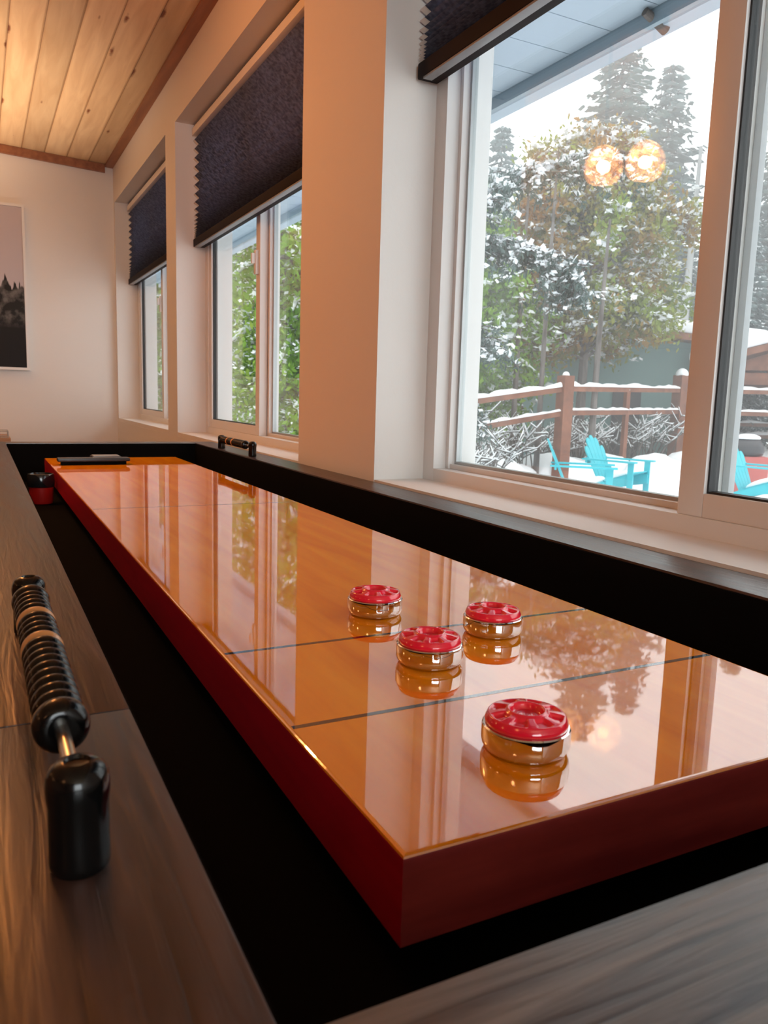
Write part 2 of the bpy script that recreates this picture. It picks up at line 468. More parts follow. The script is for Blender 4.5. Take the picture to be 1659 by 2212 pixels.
st(mesh_obj('ceiling', [(XW, YN - .15, ZC), (XW, YF + .15, ZC), (XL - .15, YF + .15, zl), (XL - .15, YN - .15, zl),
                        (XW, YN - .15, ZC + .1), (XW, YF + .15, ZC + .1), (XL - .15, YF + .15, zl + .1), (XL - .15, YN - .15, zl + .1)],
            [(0, 1, 2, 3), (4, 7, 6, 5), (0, 4, 5, 1), (1, 5, 6, 2), (2, 6, 7, 3), (3, 7, 4, 0)], M['pine']))
def sloped_box(name, x0, x1, y0, y1, h, m):
    za, zb = ZC + SL * (XW - x0), ZC + SL * (XW - x1)
    return mesh_obj(name, [(x0, y0, za - h), (x1, y0, zb - h), (x1, y1, zb - h), (x0, y1, za - h), (x0, y0, za - .001), (x1, y0, zb - .001), (x1, y1, zb - .001), (x0, y1, za - .001)],
                    [(0, 3, 2, 1), (4, 5, 6, 7), (0, 1, 5, 4), (1, 2, 6, 5), (2, 3, 7, 6), (3, 0, 4, 7)], m)
st(sloped_box('trim_1', XW - 0.045, XW - 0.0005, YN, YF - 0.001, 0.012, M['trimwood']))
st(sloped_box('trim_2', XL, XW - 0.046, YF - 0.022, YF - 0.001, 0.045, M['trimwood']))
st(boxes('baseboard_back', [(XL, XW, YF - 0.015, YF - 0.0005, FL, FL + 0.10)], M['wall']))
st(boxes('baseboard_right', [(XW - 0.015, XW - 0.0005, YN, YF - 0.016, FL, FL + 0.10)], M['wall']))

# ------------------------------------------------------------------ windows
def window(num, y0, y1, slide_high, latch=True):
    """slide_high: the proud sliding sash is on the high-y half"""
    w = st(empty('window_%d' % num, (XF, (y0 + y1) / 2, ZS)))
    oy = (y0 + y1) / 2
    def P(name, bl, m, bev=0.0):
        bl = [(a - XF, b - XF, c - oy, d - oy, e - ZS, f - ZS) for a, b, c, d, e, f in bl]
        return boxes(name, bl, m, w, bev)
    J = 0.044
    P('sill_board', [(XW + 0.001, XF, y0 + 0.0005, y1 - 0.0005, ZS - 0.0195, ZS)], M['wall'])
    zb, zt = ZS + 0.0265, ZH - 0.03
    P('frame', [(XF, XO - 0.005, y0, y0 + J, ZS, ZH), (XF, XO - 0.005, y1 - J, y1, ZS, ZH),
                (XF, XO - 0.005, y0 + J, y1 - J, ZS - 0.01, zb), (XF, XO - 0.005, y0 + J, y1 - J, zt, ZH),
                (XF + 0.03, XO - 0.005, y0 + J, y0 + J + 0.012, zb, zt), (XF + 0.03, XO - 0.005, y1 - J - 0.012, y1 - J, zb, zt),
                (XF + 0.035, XO - 0.005, y0 + J, y1 - J, zb, zb + 0.010)], M['vinyl'], 0.0015)
    c = (y0 + y1) / 2
    S = 0.043
    sg = 1 if slide_high else -1
    # sliding sash
    a, b = (c - 0.002, y1 - J + 0.004) if slide_high else (y0 + J - 0.004, c + 0.002)
    x0, x1 = XF + 0.004, XF + 0.032
    P('sash', [(x0, x1, a, a + S, zb, zt), (x0, x1, b - S, b, zb, zt), (x0, x1, a + S, b - S, zb, zb + 0.033), (x0, x1, a + S, b - S, zt - 0.033, zt)], M['vinyl'], 0.002)
    ga, gb, gz0, gz1 = a + S, b - S, zb + 0.033, zt - 0.033
    g = 0.003
    P('gasket', [(x0 + 0.006, x1 - 0.004, ga, ga + g, gz0, gz1), (x0 + 0.006, x1 - 0.004, gb - g, gb, gz0, gz1),
                 (x0 + 0.006, x1 - 0.004, ga + g, gb - g, gz0, gz0 + g), (x0 + 0.006, x1 - 0.004, ga + g, gb - g, gz1 - g, gz1)], M['gasket'])
    P('sash_glass', [(XF + 0.016, XF + 0.020, ga + g, gb - g, gz0 + g, gz1 - g)], M['glass'])
    # outer fixed stile and insect screen frame behind the sash
    if slide_high:
        P('outer_stile', [(XF + 0.066, XF + 0.078, c + 0.0185, c + 0.030, zb + 0.010, zt)], M['vinyl_out'], 0.001)
    else:
        P('outer_stile', [(XF + 0.066, XF + 0.078, c - 0.030, c - 0.0185, zb + 0.010, zt)], M['vinyl_out'], 0.001)
    # fixed light on the other half
    fa, fb = (y0 + J + 0.012, c - 0.004) if slide_high else (c + 0.004, y1 - J - 0.012)
    xg = XF + 0.052
    P('fixed_stile', [(XF + 0.034, XF + 0.070, c - 0.018, c + 0.018, zb + 0.010, zt)], M['vinyl'], 0.001)
    fa2, fb2 = (fa, c - 0.018) if slide_high else (c + 0.018, fb)
    P('glazing_bead', [(xg - 0.006, xg + 0.008, fa2, fa2 + 0.007, zb + 0.010, zt), (xg - 0.006, xg + 0.008, fb2 - 0.007, fb2, zb + 0.010, zt),
                       (xg - 0.006, xg + 0.008, fa2 + 0.007, fb2 - 0.007, zb + 0.010, zb + 0.016), (xg - 0.006, xg + 0.008, fa2 + 0.007, fb2 - 0.007, zt - 0.007, zt)], M['alu'])
    P('fixed_glass', [(xg, xg + 0.004, fa2 + 0.007, fb2 - 0.007, zb + 0.016, zt - 0.007)], M['glass'])
    # latch on the meeting stile
    lc = c + 0.02 * sg
    if latch: P('latch', [(x0 - 0.012, x0, lc - 0.010, lc + 0.010, 0.62, 0.70), (x0 - 0.024, x0 - 0.012, lc - 0.006, lc + 0.006, 0.655, 0.69)], M['vinyl'], 0.002)
    return w
window(1, *OPEN[0], True)
window(2, *OPEN[1], True)
window(3, *OPEN[2], False, False)

# ------------------------------------------------------------------ cellular blinds
def blind(y0, y1, ztop, zbot, pitches, label):
    t = empty('cellular_blind', (0.665, (y0 + y1) / 2, ztop))
    tag(t, label, 'window blind', 'dark cellular blinds in the window recesses')
    ox, oy, oz = t.location
    y0 += 0.012; y1 -= 0.012
    rl = boxes('head_rail', [(0.640 - ox, 0.690 - ox, y0 - oy, y1 - oy, ztop - 0.028 - oz, ztop - oz)], M['blind_white'], t, 0.003)
    boxes('shadow_gap_strip', [(0.646 - ox, 0.688 - ox, y0 - oy, y1 - oy, ztop + 0.0005 - oz, ztop + 0.008 - oz)], M['gasket'], t)  # dark strip standing in for the shaded gap above the head rail
    H = (ztop - 0.028) - (zbot + 0.034)
    s = H / sum(pitches)
    z = ztop - 0.028
    zs = [z]
    for p in pitches:
        zs.append(zs[-1] - p * s)
    def sheet(name, xa, xb, m, ya, yb, th):
        vs, fs = [], []
        prof = []
        for k in range(len(zs) - 1):
            prof += [(xa, zs[k]), (xb, (zs[k] + zs[k + 1]) / 2)]
        prof.append((xa, zs[-1]))
        for x, zz in prof:
            vs += [(x - ox, ya - oy, zz - oz), (x - ox, yb - oy, zz - oz)]
        for x, zz in reversed(prof):
            vs += [(x + th - ox, ya - oy, zz - oz), (x + th - ox, yb - oy, zz - oz)]
        n = len(prof) * 2
        for k in range(n):
            a, b = 2 * k, 2 * ((k + 1) % n)
            fs.append((a, a + 1, b + 1, b))
        return mesh_obj(name, vs, fs, m, t)
    sheet('pleated_fabric', 0.668, 0.646, M['blind'], y0, y1 - 0.014, 0.0012)
    sheet('lining', 0.668, 0.646, M['blind_white'], y1 - 0.0135, y1 + 0.006, 0.004)  # white edge strip standing in for daylight leaking past the blind
    sheet('back_fabric', 0.673, 0.688, M['blind_back'], y0, y1 - 0.004, 0.0012)
    boxes('bottom_rail', [(0.642 - ox, 0.688 - ox, y0 - oy, y1 - oy, zbot + 0.004 - oz, zbot + 0.034 - oz)], M['blind_rail'], t, 0.003)
    boxes('grip_strip', [(0.644 - ox, 0.664 - ox, y0 + 0.01 - oy, y1 - 0.02 - oy, zbot - oz, zbot + 0.0045 - oz)], M['blind_grip'], t, 0.001)
    # row of cord holes, seen as small bright dots
    return t
P1 = [.040] * 7 + [.034, .030, .025, .020, .016, .013, .011, .009, .008, .007, .006, .006]
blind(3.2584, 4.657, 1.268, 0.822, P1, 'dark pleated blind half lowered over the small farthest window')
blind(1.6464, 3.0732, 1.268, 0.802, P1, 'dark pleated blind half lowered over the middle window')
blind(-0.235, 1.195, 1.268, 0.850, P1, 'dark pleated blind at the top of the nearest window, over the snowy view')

# ------------------------------------------------------------------ shuffleboard table
BW, BL, BT = 0.401, 2.3234, 0.0488
RH = 0.0381
XI0, XI1 = -0.1038, 0.4965
YI0, YI1 = -0.1172, 2.4427
T = empty('shuffleboard_table', (0.2, 1.16, FL))
tag(T, 'long shuffleboard table with dark espresso cradle and glossy orange playing board under the windows', 'shuffleboard table')
tx, ty, tz = T.location
def TB(name, bl, m, bev=0.0, parent=None):
    return boxes(name, [(a - tx, b - tx, c - ty, d - ty, e - tz, f - tz) for a, b, c, d, e, f in bl], m, parent or T, bev)
RW = 0.165
CB = -0.20
TB('side_rail', [(XI0 - RW, XI0, 0.1425, YI1 + 0.075, CB, RH), (XI0 - RW, XI0, YI0 - 0.24, 0.1415, CB, RH)], M['rail_y'], 0.0015)['label'] = 'wide left rail with a fine joint'
TB('side_rail', [(XI1, XW - 0.002, YI0 - 0.24, YI1 + 0.075, CB, RH)], M['rail_y'], 0.0015)
TB('end_rail', [(XI0 + 0.0005, XI1 - 0.0005, YI0 - 0.24, YI0, CB, RH)], M['rail_x'], 0.0015)
TB('end_rail', [(XI0 + 0.0005, XI1 - 0.0005, YI1, YI1 + 0.075, CB, RH)], M['rail_x'], 0.0015)
# black gutter lining
g = 0.003
TB('gutter_lining', [(XI0, XI1, YI0, YI1, CB, -0.085), (XI0, XI0 + g, YI0, YI1, -0.085, RH - 0.006), (XI1 - g, XI1, YI0, YI1, -0.085, RH - 0.003),
                     (XI0 + g, XI1 - g, YI0, YI0 + g, -0.085, RH - 0.006), (XI0 + g, XI1 - g, YI1 - g, YI1, -0.085, RH - 0.002)], M['felt'])
for y in (0.25, 0.9, 1.5, 2.0):
    TB('board_support', [(0.06, BW - 0.06, y, y + 0.08, -0.085, -BT)], M['felt'])
# playing board: bevelled slab, separate side, end and top faces share one mesh
bm = bmesh.new()
box(bm, 0, BW, 0, BL, -BT, 0)
bmesh.ops.bevel(bm, geom=[e for e in bm.edges if all(abs(v.co.z) < 1e-6 for v in e.verts)], offset=0.0028, segments=4, profile=0.55, affect='EDGES')
bmesh.ops.translate(bm, vec=(-tx, -ty, -tz), verts=bm.verts)
bo = bm_obj('playing_board', bm, M['playfield'], T)
bo['label'] = 'glossy orange lacquered board with dark red sides'
bo.data.materials.append(M['board_side']); bo.data.materials.append(M['board_end'])
for p in bo.data.polygons:
    if abs(p.normal.z) < 0.2:
        p.material_index = 1 if abs(p.normal.x) > abs(p.normal.y) else 2
    if p.normal.z > 0.2:
        p.use_smooth = False
for yl in (0.1606, 0.3227):
    TB('scoring_line', [(0.003, BW - 0.003, yl - 0.0024, yl + 0.0024, -0.001, 0.0001)], M['scoreline'], 0, bo)
TB('scoring_line', [(0.003, BW - 0.003, 1.196 - 0.0012, 1.196 + 0.0012, -0.001, 0.0001)], M['scoreline'], 0, bo)
for x in (-0.19, 0.50):
    for y in (0.05, 2.25):
        TB('leg', [(x - 0.05, x + 0.05, y - 0.05, y + 0.05, FL, CB)], M['rail_y'], 0.003)

# ------------------------------------------------------------------ pucks
def make_puck():
    t = empty('shuffleboard_puck')
    bm = bmesh.new()
    R = 0.0282
    lathe(bm, [(0.0235, 0.0), (0.0248, 0.0005), (0.0262, 0.0016), (0.0276, 0.0042), (0.0281, 0.0060), (0.0282, 0.0075), (0.0281, 0.0150), (0.0279, 0.0162), (0.0272, 0.0170), (0.0262, 0.0172)], 96)
    bm_obj('steel_base', bm, M['chrome'], t, auto=0.5)
    # red cap: raised rim ring round a recess, eight dished petals between spokes
    nr, na = 46, 192
    bm = bmesh.new()
    ca = 0.0262
    rings = []
    rs = [ca * (k / nr) for k in range(1, nr + 1)]
    def hgt(r, a):
        z = 0.0262 - 0.0030 * (r / ca) ** 2.2
        s = lambda x: max(0.0, min(1.0, x)) ** 2 * (3 - 2 * max(0.0, min(1.0, x)))
        if r > 0.0246:
            z -= 0.0030 * s((r - 0.0246) / (ca - 0.0246))
        # centre recess
        z -= 0.0036 * s((0.0106 - r) / 0.0012)
        if r < 0.0088:
            z += 0.00045 * math.sin(r * 4200)
        # ring
        z += 0.0011 * s(1 - abs(r - 0.0118) / 0.0016)
        # petals
        f = abs(((a / (2 * PI) * 8) % 1) - 0.5) * 2           # 1 at spoke, 0 mid petal
        m = s((0.70 - f) / 0.24) * s((r - 0.0133) / 0.0022) * s((0.0238 - r) / 0.0030)
        z -= 0.0024 * m
        return z
    c = bm.verts.new((0, 0, hgt(0, 0)))
    for r in rs:
        rings.append([bm.verts.new((r * math.cos(2 * PI * i / na), r * math.sin(2 * PI * i / na), hgt(r, 2 * PI * i / na))) for i in range(na)])
    for i in range(na):
        bm.faces.new((c, rings[0][i], rings[0][(i + 1) % na]))
    for k in range(nr - 1):
        for i in range(na):
            j = (i + 1) % na
            bm.faces.new((rings[k][i], rings[k + 1][i], rings[k + 1][j], rings[k][j]))
    prev = rings[-1]
    for r, z in ((0.0264, 0.0192), (0.0262, 0.0176), (0.0250, 0.0170)):
        cur = [bm.verts.new((r * math.cos(2 * PI * i / na), r * math.sin(2 * PI * i / na), z)) for i in range(na)]
        for i in range(na):
            j = (i + 1) % na
            bm.faces.new((prev[i], cur[i], cur[j], prev[j]))
        prev = cur
    bm.faces.new(prev)
    o = bm_obj('cap', bm, M['red_cap'], t, smooth=True)
    o['label'] = 'red plastic cap with petal-shaped dimples'
    return t
puck = make_puck()
PK = [((0.1278, 0.0729), 0.3, 'red-capped steel puck nearest the near end of the board, the largest in view'),
      ((0.1547, 0.2398), 0.9, 'red-capped steel puck between the two dark scoring lines, left of its neighbour'),
      ((0.2534, 0.2896), 0.1, 'red-capped steel puck rightmost of the middle pair, just before the farther scoring line'),
      ((0.1784, 0.3905), 0.5, 'red-capped steel puck farthest away, lying beyond both scoring lines')]
for k, ((x, y), a, lb) in enumerate(PK):
    o = puck if k == 0 else copy_tree(puck)
    o.location = (x, y, 0.0001)
    o.rotation_euler.z = a
    tag(o, lb, 'puck', 'shuffleboard pucks on the orange board')

# ------------------------------------------------------------------ abacus scorers
def make_scorer():
    t = empty('abacus_scorer')
    def post(y):
        bm = bmesh.new()
        pr = [(0.0102, 0.0), (0.0112, 0.0015), (0.0114, 0.004), (0.0112, 0.012), (0.0112, 0.026), (0.0117, 0.030), (0.0118, 0.034), (0.0113, 0.0375), (0.0100, 0.0402), (0.0075, 0.0422), (0.0050, 0.0428), (0.0043, 0.0415), (0.0025, 0.0412)]
        lathe(bm, pr, 40, off=(0, y, 0))
        return bm_obj('post', bm, M['black_gloss'], t, auto=0.9)
    post(0.0); post(0.322)
    zr = 0.029
    bm = bmesh.new()
    lathe(bm, [(0.0032, 0.010), (0.0032, 0.314)], 20, 'y', (0, 0, zr))
    bm_obj('rod', bm, M['steel'], t, smooth=False, auto=0.9)
    for y in (0.011, 0.311):
        bm = bmesh.new()
        s = 1 if y < 0.1 else -1
        lathe(bm, [(0.0075, y), (0.0075, y + s * 0.004), (0.006, y + s * 0.007)], 24, 'y', (0, 0, zr))
        bm_obj('collar', bm, M['black_gloss'], t, auto=0.7)
    # beads: large end beads and thin discs
    y = 0.0610
    n = 21
    for k in range(n):
        big = k in (0, n - 1)
        th = 0.0165 if big else 0.0112
        r = 0.0128 if big else 0.0119
        bm = bmesh.new()
        pr = []
        for j in range(13):
            a = -PI / 2 + PI * j / 12
            pr.append((r - 0.0052 + 0.0052 * math.cos(a) if j not in (0, 12) else 0.006, y + th / 2 + (th / 2 - 0.0002) * math.sin(a)))
        lathe(bm, pr, 36, 'y', (0, 0, zr))
        nat = k in (10, 15)
        b = bm_obj('bead', bm, M['natural_bead'] if nat else M['black_gloss'], t, smooth=True)
        if nat: b['label'] = 'natural wood marker bead'
        y += th
    return t
sc1 = make_scorer()
sc1.location = (-0.1465, -0.006, RH)
tag(sc1, 'black bead scorer on the left rail in the foreground, two natural wood beads', 'bead scorer', 'bead scorers on the table rails')
sc2 = copy_tree(sc1)
sc2.location = (0.5150, 1.855, RH)
tag(sc2, 'small distant black bead scorer standing on the window-side rail', 'bead scorer', 'bead scorers on the table rails')

# ------------------------------------------------------------------ things at the far end of the table
t = empty('powder_can', (-0.0375, 1.910, -0.085)); tag(t, 'red can with a wide black lid standing in the left gutter', 'can')
bm = bmesh.new()
lathe(bm, [(0.022, 0.0), (0.026, 0.002), (0.0285, 0.009), (0.0300, 0.044), (0.0290, 0.0445)], 48)
bm_obj('body', bm, M['can_red'], t, auto=0.6)
bm = bmesh.new()
lathe(bm, [(0.0300, 0.045), (0.0325, 0.047), (0.0335, 0.055), (0.0335, 0.074), (0.0310, 0.079), (0.0290, 0.0795), (0.0280, 0.076), (0.002, 0.076)], 48)
bm_obj('lid', bm, M['steel_lid'], t, auto=0.6)
t = empty('table_brush', (0.115, 2.085, 0.0)); tag(t, 'long black table brush lying across the far end of the orange board', 'brush')
boxes('handle', [(-0.098, 0.098, -0.022, 0.022, 0.010, 0.020)], M['brush_black'], t, 0.004)
boxes('bristles', [(-0.088, 0.088, -0.016, 0.016, 0.0, 0.0095)], M['felt'], t)
t = empty('flat_case', (0.168, 2.235, 0.0)); tag(t, 'small flat black case lying behind the brush on the board', 'case')
boxes('body', [(-0.042, 0.042, -0.035, 0.035, 0.0, 0.013)], M['brush_black'], t, 0.003)
boxes('top_plate', [(-0.038, 0.038, -0.031, 0.031, 0.0132, 0.0145)], M['alu'], t, 0.0005)

# far side table with a wooden top and wire basket
t = empty('side_table', (-0.55, 4.49, FL)); tag(t, 'wooden side table against the far wall, only its right end in view', 'side table')
boxes('table_top', [(-0.52, 0.52, -0.2, 0.2, 0.700, 0.742)], M['oak'], t, 0.003)
for x in (-0.47, 0.47):
    for y in (-0.16, 0.16):
        boxes('leg', [(x - 0.02, x + 0.02, y - 0.02, y + 0.02, 0, 0.6995)], M['oak'], t)
t = empty('wire_basket', (-0.14, 4.40, FL + 0.742)); tag(t, 'small wire basket standing on the wooden side table', 'basket')
bm = bmesh.new()
for zz in (0.002, 0.034):
    tube(bm, [(-0.1, -0.07, zz), (0.1, -0.07, zz)], 0.0022); tube(bm, [(0.1, -0.07, zz), (0.1, 0.07, zz)], 0.0022)
    tube(bm, [(0.1, 0.07, zz), (-0.1, 0.07, zz)], 0.0022); tube(bm, [(-0.1, 0.07, zz), (-0.1, -0.07, zz)], 0.0022)
for x in (-0.1, 0.0, 0.1):
    for y in (-0.07, 0.07):
        tube(bm, [(x, y, 0.0), (x, y, 0.034)], 0.0022)
bm_obj('wire_frame', bm, M['alu'], t)
bm = bmesh.new(); bmesh.ops.create_uvsphere(bm, u_segments=16, v_segments=10, radius=0.024)
bmesh.ops.translate(bm, vec=(0.035, 0, 0.025), verts=bm.verts)
bm_obj('contents', bm, M['brush_black'], t, smooth=True)

# framed black and white forest print on the far wall
def print_mat():
    m = mat('forest_print', rough=0.55, spec=0.3); b = m.node_tree.nodes['Principled BSDF']
    t = N(m, 'ShaderNodeTexCoord'); s = N(m, 'ShaderNodeSeparateXYZ'); L(m, t.outputs['Object'], s.inputs[0])
    n1 = N(m, 'ShaderNodeTexNoise'); n1.noise_dimensions = '1D'; n1.inputs['Scale'].default_value = 38; n1.inputs['Detail'].default_value = 5; L(m, s.outputs['X'], n1.inputs['W'])
    n2 = N(m, 'ShaderNodeTexNoise'); n2.noise_dimensions = '1D'; n2.inputs['Scale'].default_value = 4; n2.inputs['Detail'].default_value = 1; L(m, s.outputs['X'], n2.inputs['W'])
    a = N(m, 'ShaderNodeMath'); a.operation = 'MULTIPLY_ADD'; a.inputs[1].default_value = 0.16; L(m, n1.outputs[0], a.inputs[0]); 
    c = N(m, 'ShaderNodeMath'); c.operation = 'MULTIPLY'; c.inputs[1].default_value = 0.16; L(m, n2.outputs[0], c.inputs[0]); L(m, c.outputs[0], a.inputs[2])
    d = N(m, 'ShaderNodeMath'); d.operation = 'SUBTRACT'; L(m, s.outputs['Z'], d.inputs[0]); L(m, a.outputs[0], d.inputs[1])
    mr = N(m, 'ShaderNodeMapRange'); mr.inputs['From Min'].default_value = -0.155; mr.inputs['From Max'].default_value = -0.145; L(m, d.outputs[0], mr.inputs[0])
    n3 = N(m, 'ShaderNodeTexNoise'); n3.inputs['Scale'].default_value = 22; n3.inputs['Detail'].default_value = 5; L(m, t.outputs['Object'], n3.inputs['Vector'])
    r3 = ramp(m, [(0.45, (0.012, 0.012, 0.011)), (0.75, (0.20, 0.19, 0.18))]); L(m, n3.outputs[0], r3.inputs[0])
    lo = N(m, 'ShaderNodeMapRange'); lo.inputs['From Min'].default_value = -0.22; lo.inputs['From Max'].default_value = -0.17; L(m, s.outputs['Z'], lo.inputs[0])
    mx0 = N(m, 'ShaderNodeMix'); mx0.data_type = 'RGBA'; mx0.inputs[6].default_value = (0.006, 0.005, 0.005, 1); L(m, lo.outputs[0], mx0.inputs[0]); L(m, r3.outputs[0], mx0.inputs[7])
    mx = N(m, 'ShaderNodeMix'); mx.data_type = 'RGBA'; mx.inputs[7].default_value = (0.55, 0.50, 0.53, 1)
    L(m, mr.outputs[0], mx.inputs[0]); L(m, mx0.outputs[2], mx.inputs[6]); L(m, mx.outputs[2], b.inputs['Base Color'])
    return m
t = empty('wall_picture', (-0.42, YF - 0.0005, 0.757)); tag(t, 'black and white forest print with pale sky hanging on the far wall', 'picture')
boxes('canvas', [(-0.50, 0.50, -0.030, -0.002, -0.437, 0.437)], print_mat(), t)
boxes('frame', [(-0.515, -0.5005, -0.033, -0.001, -0.452, 0.452), (0.5005, 0.515, -0.033, -0.001, -0.452, 0.452),
                (-0.5004, 0.5004, -0.033, -0.001, 0.4375, 0.452), (-0.5004, 0.5004, -0.033, -0.001, -0.452, -0.4375)], M['vinyl'], t)

# ------------------------------------------------------------------ lamps
t = empty('added_uplight', (-0.85, 3.75, FL)); tag(t, 'added unseen floor lamp brightening the ceiling, left of the picture', 'floor lamp')
bm = bmesh.new(); lathe(bm, [(0.15, 0), (0.15, 0.02), (0.012, 0.03), (0.010, 0.96), (0.03, 0.98)], 32); bm_obj('pole', bm, M['brush_black'], t, auto=0.5)
bm = bmesh.new(); lathe(bm, [(0.03, 0.981), (0.12, 1.02), (0.16, 1.08), (0.156, 1.082), (0.115, 1.027), (0.03, 0.989)], 40, close=True); bm_obj('bowl', bm, M['brush_black'], t, auto=0.8)
def shade_mat():
    m = bpy.data.materials.new('amber_glass'); m.use_nodes = True
    n = m.node_tree.nodes; n.remove(n['Principled BSDF']); out = n['Material Output']
    t = N(m, 'ShaderNodeTexCoord'); nz = N(m, 'ShaderNodeTexNoise'); nz.inputs['Scale'].default_value = 28; nz.inputs['Distortion'].default_value = 1.5
    L(m, t.outputs['Object'], nz.inputs['Vector'])
    r = ramp(m, [(0.35, (1.0, 0.25, 0.04)), (0.6, (1.0, 0.55, 0.20))]); L(m, nz.outputs[0], r.inputs[0])
    e = N(m, 'ShaderNodeEmission'); L(m, r.outputs[0], e.inputs[0])
    mr = N(m, 'ShaderNodeMapRange'); mr.inputs['From Min'].default_value = 0.35; mr.inputs['From Max'].default_value = 0.65; mr.inputs['To Min'].default_value = 3.0; mr.inputs['To Max'].default_value = 26.0
    L(m, nz.outputs[0], mr.inputs[0]); L(m, mr.outputs[0], e.inputs['Strength'])
    tr = N(m, 'ShaderNodeBsdfTransparent'); tr.inputs[0].default_value = (1, 0.75, 0.5, 1)
    mx = N(m, 'ShaderNodeMixShader'); mx.inputs[0].default_value = 0.5
    L(m, tr.outputs[0], mx.inputs[1]); L(m, e.outputs[0], mx.inputs[2]); L(m, mx.outputs[0], out.inputs[0])
    return m
M['amber'] = shade_mat()
def pendant(x, y, z, power, side):
    t = empty('pendant_lamp', (x, y, z)); tag(t, 'amber glass pendant lamp glowing warm, the %s one of the pair mirrored in the window' % side, 'lamp', 'amber pendant lamps mirrored in the nearest window')
    bm = bmesh.new()
    for k in range(8):        # ribbed flower shaped shade
        pass
    n, prof = 64, [(0.018, 0.070), (0.038, 0.058), (0.056, 0.030), (0.062, 0.0), (0.058, -0.032), (0.044, -0.056)]
    rings = []
    for r, zz in prof:
        rings.append([bm.verts.new((r * (1 + 0.09 * math.cos(8 * 2 * PI * i / n)) * math.cos(2 * PI * i / n), r * (1 + 0.09 * math.cos(8 * 2 * PI * i / n)) * math.sin(2 * PI * i / n), zz)) for i in range(n)])
    for k in range(len(rings) - 1):
        for i in range(n):
            j = (i + 1) % n
            bm.faces.new((rings[k][i], rings[k][j], rings[k + 1][j], rings[k + 1][i]))
    bm_obj('shade', bm, M['amber'], t, smooth=True)
    zc = ZC + SL * (XW - x) - z
    bm = bmesh.new(); tube(bm, [(0, 0, 0.070), (0, 0, zc - 0.02)], 0.003)
    bm_obj('cord', bm, M['brush_black'], t)
    bm = bmesh.new(); lathe(bm, [(0.045, zc - 0.022), (0.045, zc - 0.006), (0.03, zc - 0.004)], 24)
    bm_obj('canopy', bm, M['brush_black'], t)
    l = bpy.data.lights.new('bulb', 'POINT'); l.energy = power; l.color = (1.0, 0.40, 0.13); l.shadow_soft_size = 0.022
    lo = bpy.data.objects.new('bulb_light', l); COL.objects.link(lo); lo.location = (x, y, z)
    return t
pendant(-0.355, 1.985, 1.055, BULB_POWER, 'left')
pendant(-0.455, 1.885, 1.062, BULB_POWER, 'right')
em = bpy.data.materials.new('lamp_diffuser'); em.use_nodes = True
b = em.node_tree.nodes['Principled BSDF']; b.inputs['Emission Color'].default_value = (1, 0.6, 0.3, 1); b.inputs['Emission Strength'].default_value = 2.0
for k, (x, y, z, p) in enumerate(ADDED_LAMPS):  # unseen fixtures added around the warm fill lights
    zc = ZC + SL * (XW - x) - z
    t = empty('added_ceiling_lamp', (x, y, z)); tag(t, ('added unseen open ring ceiling lamp behind the camera', 'added unseen open ring ceiling lamp by the left wall', 'added unseen open ring ceiling lamp in the far left corner of the room')[k], 'lamp', 'added unseen ceiling lamps')
    bm = bmesh.new(); lathe(bm, [(0.20, -0.04), (0.205, -0.04), (0.205, 0.04), (0.20, 0.04)], 40, close=True); bm_obj('ring_shade', bm, M['vinyl'], t, auto=0.5)
    bm = bmesh.new(); tube(bm, [(0.2, 0, 0.02), (0, 0, zc - 0.01), (-0.2, 0, 0.02)], 0.003); bm_obj('cord', bm, M['brush_black'], t)

# ------------------------------------------------------------------ outside: eave
t = empty('roof_eave', (XO, 2.2, 1.4)); tag(t, 'pale blue grey soffit of the roof overhang seen through the window tops', 'roof eave')
YE0, YE1 = -4.0, 9.0
k = 0
seams = []
y = 0.60 + 0.2 * -22
bl = []
while y < YE1 - 2.2:
    bl.append((0.001, 0.885, y + 0.002, y + 0.198, 0.0, 0.02)); y += 0.2
o = boxes('soffit', bl, M['soffit'], t)
boxes('soffit_backing', [(0.001, 0.885, YE0 - 2.2, YE1 - 2.2, 0.0205, 0.04)], M['gutter'], t)
# gutter with rolled edge
def extr(name, prof, y0, y1, m, parent):
    vs = [(x, y0, z) for x, z in prof] + [(x, y1, z) for x, z in prof]
    n = len(prof)
    fs = [(i, (i + 1) % n, n + (i + 1) % n, n + i) for i in range(n)] + [tuple(range(n - 1, -1, -1)), tuple(range(n, 2 * n))]
    return mesh_obj(name, vs, fs, m, parent)
extr('fascia', [(0.886, -0.045), (0.905, -0.045), (0.905, 0.06), (0.886, 0.06)], YE0 - 2.2, YE1 - 2.2, M['gutter'], t)
extr('gutter', [(0.906, -0.025), (0.925, -0.040), (0.985, -0.040), (1.00, -0.02), (1.015, 0.05), (1.022, 0.052), (1.022, 0.062), (1.005, 0.062), (0.990, -0.012), (0.930, -0.030), (0.912, -0.015), (0.912, 0.05), (0.906, 0.05)], YE0 - 2.2, YE1 - 2.2, M['soffit'], t)
tag(boxes('snow_on_roof', [(XO + 0.05, XO + 0.95, YE0, YE1, 1.47, 1.60)], M['snow'], None, 0.03), 'snow layer lying on top of the roof overhang', 'snow', kind='stuff')
bm = bmesh.new(); tube(bm, [(0.86, 1.63 - 2.2, -0.012), (0.95, 1.63 - 2.2, -0.045)], [0.013, 0.016], 12)
bm_obj('gutter_bracket', bm, M['bark'], t)

